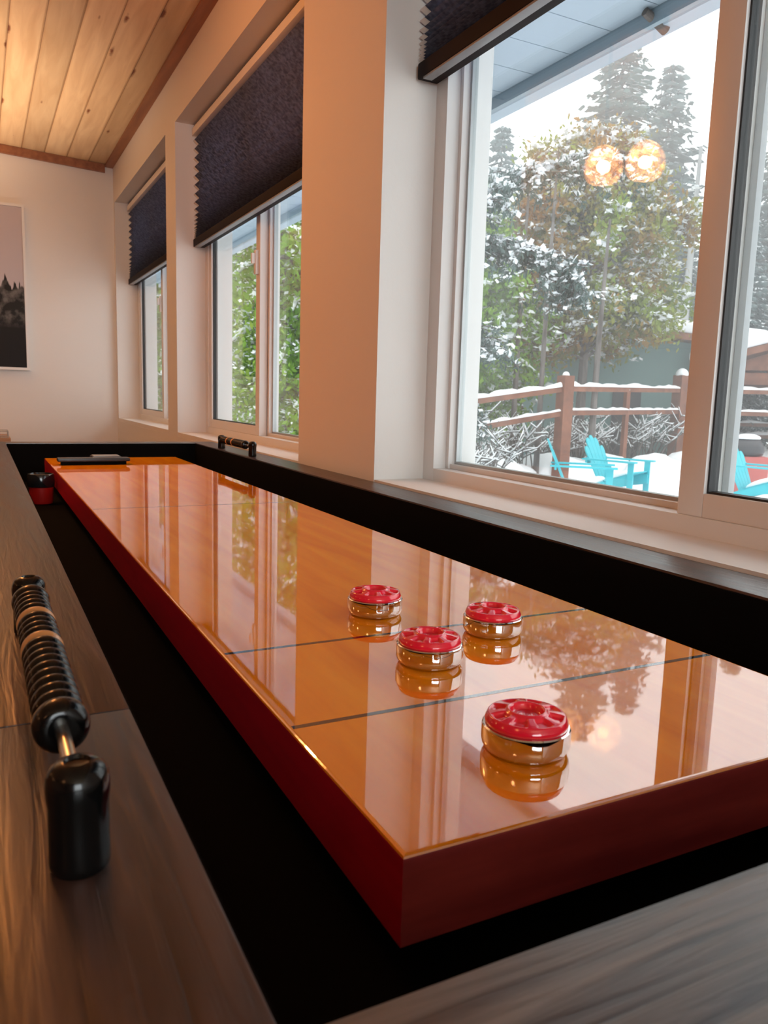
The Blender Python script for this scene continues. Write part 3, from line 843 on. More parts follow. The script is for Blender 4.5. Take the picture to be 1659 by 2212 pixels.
# ------------------------------------------------------------------ outside: ground
G = -1.24
rng = np.random.default_rng(7)
def ground():
    nx, ny = 110, 130
    xs = np.concatenate([np.linspace(0.85, 25, 85), np.linspace(26, 90, 25)])
    ys = np.concatenate([np.linspace(-20, 40, 110), np.linspace(42, 90, 20)])
    X, Y = np.meshgrid(xs, ys)
    Z = np.full_like(X, G)
    amp = np.clip((np.hypot(X, Y) - 14.5) / 8, 0, 1)
    Z += amp * (0.25 * np.sin(X * 0.9 + Y * 0.4) + 0.2 * np.sin(Y * 1.3 - X * 0.5) + 0.15 * np.sin(X * 2.3 + 1) * np.sin(Y * 1.9))
    Z += 0.012 * np.sin(X * 4.1 + 1.7 * np.sin(Y * 2)) * np.sin(Y * 3.3) * (1 - amp)
    vs = np.stack([X.ravel(), Y.ravel(), Z.ravel()], 1)
    fs = []
    w = len(xs)
    for j in range(len(ys) - 1):
        for i in range(w - 1):
            a = j * w + i
            fs.append((a, a + 1, a + w + 1, a + w))
    return mesh_obj('snowy_ground', vs.tolist(), fs, M['snow'], smooth=True)
g = ground(); st(g); tag(g, 'snow covered deck and ground outside the windows', 'ground')

# ------------------------------------------------------------------ adirondack chairs (forward = +x in own frame)
def make_chair():
    t = empty('adirondack_chair')
    def slab(name, prof, y0, y1, m=None):
        vs = [(x, y0, z) for x, z in prof] + [(x, y1, z) for x, z in prof]
        n = len(prof)
        fs = [(i, (i + 1) % n, n + (i + 1) % n, n + i) for i in range(n)] + [tuple(range(n - 1, -1, -1)), tuple(range(n, 2 * n))]
        return mesh_obj(name, vs, fs, m or M['teal'], t)
    for y in (-0.27, 0.245):
        slab('side_board', [(0.42, 0.22), (0.42, 0.36), (0.30, 0.38), (-0.40, 0.10), (-0.48, 0.0), (-0.36, 0.0), (0.10, 0.16)], y, y + 0.025)
        ya = y - 0.03 if y < 0 else y + 0.03
        slab('front_leg', [(0.34, 0.0), (0.43, 0.0), (0.43, 0.56), (0.34, 0.56)], ya, ya + 0.025)
    # seat slats
    for k in range(6):
        x = 0.36 - 0.095 * k; z = 0.385 - 0.036 * k
        slab('seat_slat', [(x - 0.04, z - 0.016), (x + 0.04, z + 0.016), (x + 0.04, z + 0.036), (x - 0.04, z + 0.004)], -0.27, 0.27)
    # fan back of five boards with rounded tops
    tilt = math.radians(24)
    for k in range(5):
        u = k - 2
        yb, yt = u * 0.088, u * 0.122
        Ht = 0.82 - 0.045 * u * u
        w0, w1 = 0.040, 0.060
        pts = [(yb - w0, 0.0), (yb + w0, 0.0), (yt + w1, Ht - 0.09)]
        for j in range(1, 7):
            a = PI * j / 7
            pts.append((yt + w1 * math.cos(a), Ht - 0.09 + 0.09 * math.sin(a)))
        pts.append((yt - w1, Ht - 0.09))
        def pos(y, h, d): return (-0.14 - h * math.sin(tilt) + d * math.cos(tilt), y, 0.19 + h * math.cos(tilt) + d * math.sin(tilt))
        n = len(pts)
        vs = [pos(y, h, 0) for y, h in pts] + [pos(y, h, -0.02) for y, h in pts]
        fs = [(i, (i + 1) % n, n + (i + 1) % n, n + i) for i in range(n)] + [tuple(range(n - 1, -1, -1)), tuple(range(n, 2 * n))]
        mesh_obj('back_slat', vs, fs, M['teal'], t)
    slab('back_brace', [(-0.36, 0.52), (-0.33, 0.52), (-0.33, 0.60), (-0.36, 0.60)], -0.33, 0.33)
    for s in (-1, 1):
        y0, y1 = (0.25, 0.39) if s > 0 else (-0.39, -0.25)
        bm = bmesh.new()
        ys0, ys1 = (y0, y1)
        prof = [(-0.42, 0.30 * s - 0.035), (0.40, ys0), (0.48, ys0 + 0.02), (0.48, ys1 - 0.02), (0.40, ys1), (-0.42, 0.30 * s + 0.035)]
        vs = [(x, y, 0.562) for x, y in prof] + [(x, y, 0.585) for x, y in prof]
        n = len(prof)
        bm.free()
        fs = [(i, (i + 1) % n, n + (i + 1) % n, n + i) for i in range(n)] + [tuple(range(n - 1, -1, -1)), tuple(range(n, 2 * n))]
        mesh_obj('armrest', vs, fs, M['teal'], t)
    # snow resting on the seat
    bm = bmesh.new()
    bmesh.ops.create_icosphere(bm, subdivisions=3, radius=1)
    for v in bm.verts:
        c = v.co
        v.co = Vector((c.x * 0.24 + 0.10, c.y * 0.24, max(c.z, -0.2) * 0.075 + 0.32 + c.x * 0.085))
    s = bm_obj('seat_snow', bm, M['snow_tree'], t, smooth=True); s['label'] = 'snow heaped on the seat'
    return t
ch = make_chair()
CH = [((8.72, 9.00), -1.22, 'teal garden chair facing right with its high fan back and both armrests in view'),
      ((7.35, 8.25), -0.70, 'teal garden chair at left seen edge on, in front of the tall brown post'),
      ((10.30, 7.66), -1.32, 'teal garden chair cut off by the window frame, seen through the right sash')]
for k, ((x, y), a, lb) in enumerate(CH):
    o = ch if k == 0 else copy_tree(ch)
    o.location = (x, y, G)
    o.rotation_euler.z = a
    tag(o, lb, 'garden chair', 'teal garden chairs in the snow')

# ------------------------------------------------------------------ deck railing
def beam(bm, a, b, w, h):
    a, b = Vector(a), Vector(b)
    d = b - a; L_ = d.length; d.normalize()
    s = d.cross(Vector((0, 0, 1))).normalized(); u = s.cross(d)
    vs = []
    for p in (a, b):
        for i, j in ((-1, -1), (1, -1), (1, 1), (-1, 1)):
            vs.append(bm.verts.new(p + s * (w / 2 * i) + u * (h / 2 * j)))
    for f in ((0, 1, 2, 3), (7, 6, 5, 4), (0, 4, 5, 1), (1, 5, 6, 2), (2, 6, 7, 3), (3, 7, 4, 0)):
        bm.faces.new([vs[i] for i in f])
def snow_strip(bm, a, b, w, h, n=24, seed=0):
    r = random.Random(seed)
    a, b = Vector(a), Vector(b)
    d = (b - a).normalized(); s = d.cross(Vector((0, 0, 1))).normalized()
    rows = []
    for k in range(n + 1):
        p = a + (b - a) * (k / n)
        hh = h * (0.35 + 0.75 * r.random()) if 0 < k < n else 0.01
        row = []
        for j in range(7):
            t_ = j / 6 * PI
            row.append(bm.verts.new(p + s * (-math.cos(t_) * w * 0.55) + Vector((0, 0, math.sin(t_) * hh))))
        rows.append(row)
    for k in range(n):
        for j in range(6):
            bm.faces.new((rows[k][j], rows[k][j + 1], rows[k + 1][j + 1], rows[k + 1][j]))
P1_, P2_, P0_, P3_ = (9.70, 11.50), (14.92, 13.50), (6.0, 11.5), (19.5, 10.6)
F = empty('deck_railing', (P1_[0], P1_[1], G)); tag(F, 'reddish brown two-rail timber railing running across the snowy deck', 'railing')
fx, fy, fz = F.location
def FR(name, segs, w, h, parent=F):
    bm = bmesh.new()
    for a, b in segs: beam(bm, (a[0] - fx, a[1] - fy, a[2] - fz), (b[0] - fx, b[1] - fy, b[2] - fz), w, h)
    return bm_obj(name, bm, M['cedar'], parent)
def at(p, z): return (p[0], p[1], z)
q = (P0_[0] - P1_[0])
zt0, zl0 = 0.46 + (-0.145) * 3.7 / 2.35 * 1.0, 0.0
rails = [(at(P0_, -0.06), at(P1_, 0.455)), (at(P0_, -0.55), at(P1_, 0.005)), (at(P1_, 0.455), at(P2_, 0.56)), (at(P1_, 0.005), at(P2_, 0.05)),
         (at(P2_, 0.56), at(P3_, 0.60)), (at(P2_, 0.05), at(P3_, 0.06))]
for k, (a, b) in enumerate(rails):
    r_ = FR('rail', [(a, b)], 0.10, 0.10)
    bm = bmesh.new()
    snow_strip(bm, (a[0] - fx, a[1] - fy, a[2] + 0.048 - fz), (b[0] - fx, b[1] - fy, b[2] + 0.048 - fz), 0.11, 0.09 if k % 2 == 0 else 0.06, 30, k)
    bm_obj('rail_snow', bm, M['snow_tree'], r_, smooth=True)
for p, zt, w in ((P0_, 0.1, 0.16), (P1_, 0.70, 0.23), (P2_, 0.92, 0.28), ((12.2, 12.46), 0.50, 0.10), ((17.3, 11.95), 0.60, 0.14), (P3_, 0.9, 0.2)):
    ps = boxes('post', [(p[0] - w / 2 - fx, p[0] + w / 2 - fx, p[1] - w / 2 - fy, p[1] + w / 2 - fy, 0 - 0.02, zt - fz)], M['cedar'], F)
    bm = bmesh.new(); bmesh.ops.create_uvsphere(bm, u_segments=16, v_segments=10, radius=w * (0.30 if p is P1_ else 0.55))
    for v in bm.verts: v.co.z = max(v.co.z, -0.01) * 1.1 + zt - fz; v.co.x += p[0] - fx; v.co.y += p[1] - fy
    bm_obj('post_snow', bm, M['snow_tree'], ps, smooth=True)

# farther fence behind, low in the yard
F2 = empty('yard_fence', (15.5, 16.5, G)); tag(F2, 'second timber fence farther back in the snow, behind the deck railing', 'fence')
for z in (0.62, 0.95, 1.25):
    bm = bmesh.new(); beam(bm, (-7, 2.6, z), (6, -2.2, z), 0.08, 0.10); r_ = bm_obj('rail', bm, M['cedar'], F2)
    bm = bmesh.new(); snow_strip(bm, (-7, 2.6, z + .05), (6, -2.2, z + .05), 0.10, 0.09, 50, int(z * 100)); bm_obj('rail_snow', bm, M['snow_tree'], r_, smooth=True)
for k in range(6):
    x = -7 + 2.6 * k; y = 2.6 - 0.96 * k
    boxes('post', [(x - .07, x + .07, y - .07, y + .07, -0.3, 1.4)], M['cedar'], F2)

# ------------------------------------------------------------------ gazebo, shed, grill
def gable(name, c, rz, label, cat, hw, hl, z0, z1, zr, wallm, posts=False, snow=0.30, roofm=None):
    t = empty(name, (c[0], c[1], G), rz); tag(t, label, cat)
    e = 0.5
    rm = roofm or M['cedar']
    def prism(nm, off, th, m, ex=0.0):
        vs = []
        for y in (-hl - e - ex, hl + e + ex):
            vs += [(-hw - e - ex, y, z1 + off), (0, y, zr + off), (hw + e + ex, y, z1 + off), (hw + e + ex, y, z1 + off + th), (0, y, zr + off + th), (-hw - e - ex, y, z1 + off + th)]
        fs = [(0, 1, 4, 5), (1, 2, 3, 4), (6, 11, 10, 7), (7, 10, 9, 8), (0, 6, 7, 1), (1, 7, 8, 2), (3, 9, 10, 4), (4, 10, 11, 5), (2, 8, 9, 3), (5, 11, 6, 0)]
        o = mesh_obj(nm, vs, fs, m, t)
        if 'snow' in nm:
            md = o.modifiers.new('round', 'BEVEL'); md.width = th * 0.35; md.segments = 3
        return o
    prism('roof', -0.02, 0.16, rm)
    prism('roof_snow', 0.141, snow, M['snow'], 0.05)
    if posts:
        for x in (-hw, hw):
            for y in (-hl, hl):
                boxes('post', [(x - .11, x + .11, y - .11, y + .11, -0.2, z1 - .02)], M['cedar'], t)
        for y in (-hl, hl):
            boxes('gable_beam', [(-hw - .3, hw + .3, y - .10, y + .10, z1 - .36, z1 - .08)], M['cedar'], t)
            vs = [(-hw, y - .06, z1 - .02), (hw, y - .06, z1 - .02), (0, y - .06, zr - .02), (-hw, y + .06, z1 - .02), (hw, y + .06, z1 - .02), (0, y + .06, zr - .02)]
            mesh_obj('gable_panel', vs, [(0, 1, 2), (5, 4, 3), (0, 3, 4, 1), (1, 4, 5, 2), (2, 5, 3, 0)], M['cedar'], t)
    else:
        boxes('walls', [(-hw, hw, -hl, hl, z0, z1)], wallm, t)
        for y in (-hl, hl):
            vs = [(-hw, y - .05, z1), (hw, y - .05, z1), (0, y - .05, zr - .05), (-hw, y + .05, z1), (hw, y + .05, z1), (0, y + .05, zr - .05)]
            mesh_obj('gable_wall', vs, [(0, 1, 2), (5, 4, 3), (0, 3, 4, 1), (1, 4, 5, 2), (2, 5, 3, 0)], wallm, t)
        boxes('door', [(-0.35, 0.35, -hl - .04, -hl - .001, z0, z0 + 2.0)], M['grill'], t)
    return t
gable('gazebo', (19.0, 13.2), math.radians(-52), 'brown timber gazebo with thick snow on its roof, right of the window mullion', 'gazebo', 2.1, 2.2, 0, 2.35, 3.05, None, True, 0.28)
gable('shed', (16.6, 17.5), math.radians(-38), 'grey green shed with a snowy roof behind the trees', 'shed', 2.6, 3.2, -0.2, 2.85, 3.2, M['house_teal'])
t = empty('barbecue_grill', (11.6, 8.9, G), -0.6); tag(t, 'dark covered barbecue grill standing in the snow behind the right chair', 'grill')
boxes('cart', [(-0.3, 0.3, -0.25, 0.25, 0.0, 0.62)], M['red_cover'], t, 0.02)
bm = bmesh.new(); lathe(bm, [(0.25, 0.0), (0.27, 0.06), (0.26, 0.16), (0.20, 0.25), (0.10, 0.29)], 24, off=(0, 0, 0.64)); bm_obj('hood', bm, M['grill'], t, smooth=True)
bm = bmesh.new(); bmesh.ops.create_uvsphere(bm, u_segments=16, v_segments=10, radius=0.2)
for v in bm.verts: v.co.z = max(v.co.z, -0.05) * 0.35 + 0.93
bm_obj('snow_cap', bm, M['snow_tree'], t, smooth=True)

# ------------------------------------------------------------------ vegetation
def quads(cen, ax, ay):
    """cen, ax, ay: (n,3) arrays -> verts, faces of n quads"""
    n = len(cen)
    v = np.stack([cen - ax - ay * 0.4, cen + ay - ax * 0.2, cen + ax + ay * 0.4, cen - ay + ax * 0.2], 1).reshape(-1, 3)
    return v
def quad_mesh(name, v, m, parent, kind=None):
    n = len(v) // 4
    me = bpy.data.meshes.new(name)
    me.vertices.add(len(v)); me.vertices.foreach_set('co', v.astype(np.float32).ravel())
    me.loops.add(n * 4); me.loops.foreach_set('vertex_index', np.arange(n * 4, dtype=np.int32))
    me.polygons.add(n); me.polygons.foreach_set('loop_start', np.arange(0, n * 4, 4, dtype=np.int32)); me.polygons.foreach_set('loop_total', np.full(n, 4, dtype=np.int32))
    me.update(calc_edges=True); me.validate()
    me.materials.append(m)
    o = bpy.data.objects.new(name, me); COL.objects.link(o); o.parent = parent
    if kind: o['kind'] = kind
    return o
def unit(a): return a / (np.linalg.norm(a, axis=1, keepdims=True) + 1e-9)

def conifer(name, H, spread, seed, nm, snowy=0.55, dens=1.0, bare=0.06):
    r = np.random.default_rng(seed)
    t = empty(name)
    bm = bmesh.new()
    tube(bm, [(0, 0, -0.4), (0.03, 0, H * .4), (0, 0.02, H * .97)], [H * .013, H * .009, 0.01], 8)
    bm_obj('trunk', bm, M['bark'], t)
    C_, A_, B_, SC_, SA_, SB_ = [], [], [], [], [], []
    nl = int(46 * dens)
    for k in range(nl):
        u = (k + 0.5 * r.random()) / nl
        z = H * (bare + (0.99 - bare) * u)
        Lb = spread * (1 - u) ** 0.85 * (0.75 + 0.5 * r.random()) + 0.12
        nb = int(9 - 3 * u)
        for j in range(nb):
            a = 2 * PI * (j + r.random() * .8) / nb + k * 1.3
            Lj = Lb * (0.7 + 0.45 * r.random())
            ns = max(3, int(Lj / 0.16))
            s = (np.arange(ns) + 0.6) / ns
            droop = -0.22 - 0.30 * (1 - u)
            px = Lj * s
            pz = z + Lj * (0.10 * s + droop * s ** 1.7) + (0.10 * Lj * s ** 4)
            c = np.stack([px * math.cos(a), px * math.sin(a), pz], 1)
            fw = np.array([math.cos(a), math.sin(a), droop * .7])
            sd = np.array([-math.sin(a), math.cos(a), 0])
            for sg in (-1, 1):
                ln = (0.12 + 0.22 * (1 - s)[:, None] * min(1, Lj)) * (0.7 + 0.6 * r.random((ns, 1)))
                d = unit(fw * 0.7 + sd * sg * (0.8 + 0.3 * r.random((ns, 1))) + np.array([0, 0, -0.45]) + r.normal(0, .15, (ns, 3)))
                C_.append(c + d * ln * .8); A_.append(d * ln); B_.append(np.tile(np.array([0, 0, 1.0]) * 0.065, (ns, 1)) + r.normal(0, .02, (ns, 3)))
                m_ = r.random(ns) < snowy
                if m_.any():
                    SC_.append((c + d * ln * .7 + np.array([0, 0, .035]))[m_]); SA_.append((d * ln * .75)[m_] + np.array([0, 0, .015])); 
                    q = np.cross(d, np.array([0, 0, 1.0]))[m_]
                    SB_.append(q * (0.035 + 0.03 * r.random((m_.sum(), 1))) + np.array([0, 0, 0.02]))
    quad_mesh('needles', quads(np.concatenate(C_), np.concatenate(A_), np.concatenate(B_)), nm, t, 'stuff')
    quad_mesh('branch_snow', quads(np.concatenate(SC_), np.concatenate(SA_), np.concatenate(SB_)), M['snow_tree'], t, 'stuff')
    return t

# three kinds of conifer, then copies
pr_a = conifer('snowy_fir', 13.5, 3.4, 1, M['needle'], 0.5, 1.25)
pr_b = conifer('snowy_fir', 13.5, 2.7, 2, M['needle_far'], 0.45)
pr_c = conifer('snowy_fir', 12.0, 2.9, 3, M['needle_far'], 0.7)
pr_a.location = (20.9, 22.8, G); pr_a.scale = (1.4, 1.4, 1.10)
tag(pr_a, 'tall snowy fir rising highest, left of centre in the nearest window', 'fir tree', 'snowy firs in the misty forest')
pr_b.location = (23.4, 22.9, G); pr_b.scale = (1.35, 1.35, 1.05)
tag(pr_b, 'slender pointed fir beside the window mullion against the white sky', 'fir tree', 'snowy firs in the misty forest')
pr_c.location = (17.0, 24.5, G); pr_c.scale = (1, 1, 0.95)
tag(pr_c, 'snow-laden fir left of the tallest fir', 'fir tree', 'snowy firs in the misty forest')
rr = random.Random(11)
def dirpos(th, D): return (-0.174 + D * math.sin(math.radians(th)), -0.306 + D * math.cos(math.radians(th)))
cnt = 0
for th, D, s in [(27, 30, .8), (31, 33, .8), (33.5, 25, .62), (36.5, 32, .72), (41.3, 36, .80), (47, 38, .70), (52.3, 36, .95), (56.5, 31, 1.0), (51, 27, .62), (60.5, 33, 1.0), (65, 28, .9),
                 (22, 24, .7), (17, 27, .85), (12.5, 22, .8), (20, 34, 1.0), (35, 42, .85), (39.3, 45, .85), (43.5, 46, .82), (49.5, 47, .85), (54.5, 42, 1.0), (58, 43, 1.0), (30, 42, .9), (25, 40, .9), (70, 30, 1.0), (37.8, 38, .7), (45.4, 40, .68), (45.2, 52, .9), (41.5, 53, .9), (47.8, 54, .85), (37, 52, .9), (33.4, 48, .9)]:
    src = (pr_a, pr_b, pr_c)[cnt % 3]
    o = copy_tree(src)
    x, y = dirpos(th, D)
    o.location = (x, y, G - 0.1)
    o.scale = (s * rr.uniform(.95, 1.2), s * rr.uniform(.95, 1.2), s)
    o.rotation_euler.z = rr.uniform(0, 6.28)
    o['label'] = 'misty snow-dusted fir among the crowd of firs in the background forest'
    cnt += 1

# big evergreen with green and rusty leaves close behind the railing
def broad_tree(name, base, H, crown_r, seed, lm, nleaf, leafsize, label, cat, cz0=0.30, snow=0.22, group=None, lean=(0, 0), nbr=64, hang=0.0, leaf_per=110, clus=0.42, ss=1.0):
    r = np.random.default_rng(seed); pr = random.Random(seed)
    t = empty(name, (base[0], base[1], G)); tag(t, label, cat, group)
    bm = bmesh.new()
    tr = [(0, 0, -0.3), (0.05, 0.03, H * .25), (0.1 + lean[0] * .4, 0.05 + lean[1] * .4, H * .55), (lean[0], lean[1], H * .95)]
    tube(bm, tr, [0.13, 0.11, 0.08, 0.02], 8)
    tips = []
    sn = bmesh.new()
    for k in range(nbr):
        u = (k + .5) / nbr
        z = H * (cz0 + (0.97 - cz0) * u)
        rad = crown_r * (math.sin(PI * (0.18 + 0.80 * u)) ** 0.7) * pr.uniform(.65, 1.12)
        a = k * 2.399 + pr.uniform(-.3, .3)
        s0 = Vector((lean[0] * u, lean[1] * u, z))
        e = s0 + Vector((rad * math.cos(a), rad * math.sin(a), pr.uniform(-.1, .35) * rad - hang * rad))
        mid = (s0 + e) / 2 + Vector((0, 0, 0.18 * rad))
        pts = [s0, s0.lerp(mid, .5) + Vector((0, 0, .03)), mid, mid.lerp(e, .55) + Vector((0, 0, .04)), e]
        tube(bm, pts, [0.035, 0.03, 0.022, 0.014, 0.006], 5)
        for q in range(1, 9):
            f = 0.30 + 0.7 * q / 8
            i = min(3, int(f * 4)); w = f * 4 - i
            tips.append(pts[i].lerp(pts[i + 1], w))
        if pr.random() < snow * 2.2:
            tube(sn, [p + Vector((0, 0, .035)) for p in pts[1:]], [0.03, 0.05, 0.045, 0.02], 6)
    bm_obj('branches', bm, M['bark'], t)
    tips = np.array([tuple(p) for p in tips])
    cen = np.repeat(tips, leaf_per, 0)
    off = r.normal(0, clus * .45, cen.shape); off[:, 2] -= np.abs(r.normal(0, hang * .3, len(cen)))
    cen = cen + off
    keep = r.random(len(cen)) < min(1, nleaf / len(cen))
    cen = cen[keep]
    d = unit(r.normal(0, 1, cen.shape) + np.array([0, 0, -0.7]))
    e_ = unit(np.cross(d, r.normal(0, 1, cen.shape)))
    sz = leafsize * (0.6 + 0.8 * r.random((len(cen), 1)))
    quad_mesh('foliage', quads(cen, d * sz, e_ * sz * .42), lm, t, 'stuff')
    # snow clumps on the leaf clusters
    ns = int(len(tips) * snow * 5)
    idx = r.integers(0, len(tips), ns)
    base_ = tips[idx] + r.normal(0, clus * .4, (ns, 3)) + np.array([0, 0, .06])
    reps = 7
    c2 = np.repeat(base_, reps, 0) + r.normal(0, .05, (ns * reps, 3)) * np.array([1.5, 1.5, .5])
    d2 = unit(r.normal(0, 1, c2.shape) * np.array([1, 1, .35]))
    e2 = unit(np.cross(d2, unit(r.normal(0, .35, c2.shape) + np.array([0, 0, 1]))))
    s2 = (0.035 + 0.05 * r.random((len(c2), 1))) * ss
    quad_mesh('snow_clumps', quads(c2, d2 * s2 * 1.3, e2 * s2), M['snow_tree'], t, 'stuff')
    bm_obj('branch_snow', sn, M['snow_tree'], t, smooth=True)
    return t
broad_tree('leafy_tree', (12.6, 14.4), 7.4, 2.3, 5, M['leaf'], 42000, 0.07, 'big tree with green and rusty brown leaves dusted with snow, centre of the nearest window', 'tree', 0.32, 0.75, nbr=76, ss=0.85)
broad_tree('leafy_tree', (9.3, 14.6), 6.0, 1.9, 9, M['leaf_green'], 34000, 0.065, 'bright green cedar-like tree with drooping sprays at the left of the nearest window', 'tree', 0.18, 0.35, hang=0.35, nbr=60)
broad_tree('leafy_tree', (4.0, 10.6), 5.2, 1.4, 13, M['leaf_green'], 26000, 0.05, 'green tree close to the house seen through the middle window', 'tree', 0.12, 0.5, hang=0.2, ss=0.45)
broad_tree('leafy_tree', (2.9, 14.5), 5.5, 1.5, 17, M['leaf_green'], 22000, 0.055, 'green snowy tree seen through the farthest window', 'tree', 0.15, 0.6, hang=0.2, ss=0.45)
broad_tree('snowy_bush', (7.3, 12.6), 2.9, 0.75, 21, M['needle'], 9000, 0.05, 'snow-laden drooping young tree beside the left edge of the nearest window', 'tree', 0.2, 0.8, hang=0.5, nbr=34)

# snow loaded tree at the left whose long boughs arch into the nearest window's view
def bough(t, org, pts, r0, seed, label):
    pr = random.Random(seed); r = np.random.default_rng(seed)
    P = [Vector(p) - Vector(org) for p in pts]
    bm = bmesh.new()
    tube(bm, P, [r0 * (1 - .8 * k / (len(P) - 1)) for k in range(len(P))], 7)
    cen, sc = [], []
    for k in range(len(P) - 1):
        for q in range(10):
            b = P[k].lerp(P[k + 1], q / 10)
            sc += [tuple(b + Vector((0, 0, r0)))] * 10
            for s_ in range(4):
                a = pr.uniform(0, 6.28); l = pr.uniform(.2, .55)
                e = b + Vector((math.cos(a) * l, math.sin(a) * l, pr.uniform(-.55, .08) * l * 1.5))
                m = (b + e) / 2 + Vector((0, 0, .06))
                tube(bm, [b, m, e], [0.010, 0.008, 0.003], 4)
                for w in range(34):
                    f = pr.random(); p = b.lerp(m, f * 2) if f < .5 else m.lerp(e, f * 2 - 1)
                    cen.append(tuple(p))
                for w in range(13):
                    f = pr.random(); p = b.lerp(m, f * 2) if f < .5 else m.lerp(e, f * 2 - 1)
                    sc.append(tuple(p + Vector((0, 0, .03))))
    o = bm_obj('bough', bm, M['bark'], t); o['label'] = label
    cen = np.array(cen) + r.normal(0, .035, (len(cen), 3)) + np.array([0, 0, -.03])
    d = unit(r.normal(0, .6, cen.shape) + np.array([0, 0, -.8])); e_ = unit(np.cross(d, r.normal(0, 1, cen.shape)))
    x = quad_mesh('needles', quads(cen, d * .05, e_ * .013), M['needle'], o, 'stuff')
    sc = np.array(sc) + r.normal(0, .022, (len(sc), 3))
    n_ = unit(r.normal(0, .45, sc.shape) + np.array([0, 0, 1.0]))
    d = unit(np.cross(n_, r.normal(0, 1, sc.shape))); e_ = np.cross(n_, d)
    quad_mesh('snow', quads(sc, d * .048, e_ * .036), M['snow_tree'], o, 'stuff')
org = (4.15, 8.45, G)
bt = empty('snowy_cedar', org); tag(bt, 'snow-laden tree left of the nearest window view whose long white boughs arch over the yard', 'tree')
bm = bmesh.new(); tube(bm, [(0, 0, -.3), (0, 0, 2), (0.02, 0, 4), (0.03, 0, 6.5)], [0.14, 0.12, 0.08, 0.02], 10); bm_obj('trunk', bm, M['bark'], bt)
bough(bt, org, [(4.16, 8.45, 1.4), (4.9, 8.3, 2.2), (5.7, 8.1, 2.85), (6.6, 8.0, 3.2), (7.6, 8.0, 3.35)], 0.035, 31, 'upper snow-laden bough reaching toward the tall fir')
bough(bt, org, [(4.16, 8.45, 1.0), (4.9, 8.3, 1.9), (5.6, 8.1, 2.15), (6.3, 7.95, 2.0), (6.9, 7.85, 1.5)], 0.035, 37, 'lower snow-laden bough drooping in front of the green tree')
bough(bt, org, [(4.16, 8.45, 0.6), (4.8, 8.3, 1.0), (5.3, 8.2, 1.05), (5.7, 8.2, 0.8)], 0.03, 41, 'short snowy bough at the left edge of the window view')
bough(bt, org, [(4.16, 8.45, 0.0), (4.9, 8.5, 0.35), (5.3, 8.6, 0.2), (5.55, 8.7, -0.15)], 0.03, 43, 'lowest snowy bough drooping at the left edge of the window view')

# twiggy snowed shrubs under the railing
def shrub(c, R, Hh, seed, label):
    pr = random.Random(seed)
    t = empty('snowy_shrub', (c[0], c[1], G)); tag(t, label, 'shrub', 'bare twiggy shrubs in the snow behind the railing')
    bm = bmesh.new(); sn = bmesh.new()
    for k in range(30):
        a = pr.uniform(0, 6.28); l = pr.uniform(.4, 1) * Hh
        b = Vector((pr.uniform(-.4, .4) * R, pr.uniform(-.4, .4) * R, 0))
        e = b + Vector((math.cos(a) * R * pr.uniform(.3, 1), math.sin(a) * R * pr.uniform(.3, 1), l))
        m = (b + e) / 2 + Vector((0, 0, .2 * l))
        tube(bm, [b, m, e], [0.016, 0.010, 0.004], 5)
        for q in range(3):
            s = m.lerp(e, pr.random()); f = s + Vector((pr.uniform(-.3, .3), pr.uniform(-.3, .3), pr.uniform(-.05, .3)))
            tube(bm, [s, f], [0.010, 0.005], 4)
            if pr.random() < .7: tube(sn, [s + Vector((0, 0, .018)), f + Vector((0, 0, .018))], [0.013, 0.008], 5)
        if pr.random() < .8: tube(sn, [m + Vector((0, 0, .03)), e + Vector((0, 0, .03))], [0.018, 0.010], 5)
    bm_obj('twigs', bm, M['twig'], t); bm_obj('snow', sn, M['snow_tree'], t, smooth=True)
for k, (th, D, R, Hh) in enumerate([(34.5, 13.8, .6, .9), (36.5, 15.5, .8, 1.1), (38.5, 17, .9, 1.2), (41, 17.5, .9, 1.3), (43.5, 19, 1.1, 1.2), (46, 19.5, 1.0, 1.3), (33, 12, .5, .8), (31, 16, .9, 1.4), (48.5, 21, 1.0, 1.3), (56, 18, 1, 1.1)]):
    shrub(dirpos(th, D), R, Hh, 50 + k, 'bare twiggy shrub with snow on its stems behind the deck railing')
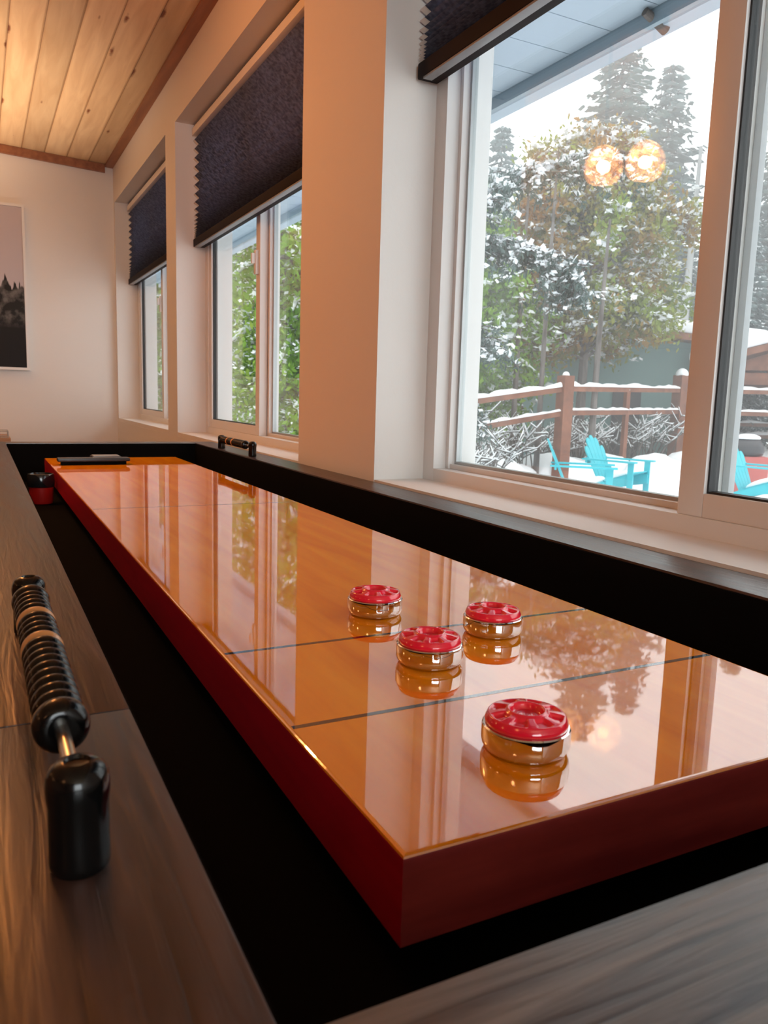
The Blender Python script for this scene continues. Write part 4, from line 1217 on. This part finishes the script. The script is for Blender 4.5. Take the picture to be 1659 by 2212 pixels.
for k, (th, D, w, h) in enumerate([(35.3, 15.0, .9, .35), (39.5, 16.3, 1.0, .4), (42.8, 17.0, .9, .38), (46.4, 16.8, .8, .45), (49.8, 19.0, 1.1, .5), (33.6, 16.2, .9, .5)]):
    x, y = dirpos(th, D); bm = bmesh.new(); bmesh.ops.create_icosphere(bm, subdivisions=3, radius=1)
    q_ = random.Random(80 + k); ph = q_.uniform(0, 6)
    for v in bm.verts:
        f = 1 + .10 * math.sin(v.co.x * 5 + ph) + .10 * math.sin(v.co.y * 6 - ph) * math.cos(v.co.x * 4)
        v.co = Vector((v.co.x * w * f, v.co.y * w * .7 * f, max(v.co.z, -.3) * h * f))
    o = bm_obj('snow_mound', bm, M['snow_tree'], smooth=True); o.location = (x, y, G)
    tag(o, ('rounded snow mound farthest left behind the deck railing', 'rounded snow mound behind the left sloping rail', 'rounded snow mound beyond the tall post, behind the left chair', 'rounded snow mound behind the main teal chair', 'rounded snow mound beside the post next to the window mullion', 'small high snow mound at the left edge of the nearest window view')[k], 'snow mound', 'snow mounds behind the railing')
# thin grey trunks
for k, (th, D, h, w) in enumerate([(38.2, 15.5, 6, .06), (36.4, 17, 6, .07), (41.9, 16.5, 5, .08), (47.4, 26, 9, .16), (48.2, 27, 9, .14), (49.2, 26, 9, .12)]):
    x, y = dirpos(th, D); bm = bmesh.new(); tube(bm, [(0, 0, -.3), (.05, .03, h * .5), (.1, 0, h)], [w, w * .7, w * .3], 8)
    o = bm_obj('bare_trunk', bm, M['birch'] if k > 2 else M['bark']); o.location = (x, y, G)
    tag(o, 'thin bare grey tree trunk standing in the snowy woods', 'tree trunk', 'bare trunks in the woods')

# ------------------------------------------------------------------ falling snow haze over the yard
hz = bpy.data.materials.new('snow_haze'); hz.use_nodes = True
n = hz.node_tree.nodes; n.remove(n['Principled BSDF'])
vs_ = n.new('ShaderNodeVolumeScatter'); vs_.inputs['Color'].default_value = (0.95, 0.97, 1.0, 1); vs_.inputs['Density'].default_value = HAZE
hz.node_tree.links.new(vs_.outputs[0], n['Material Output'].inputs['Volume'])
if HAZE > 0:
    tag(boxes('snow_haze', [(2.2, 70, -15, 70, G - 0.5, 16)], hz), 'pale haze of falling snow filling the yard', 'haze', kind='stuff')
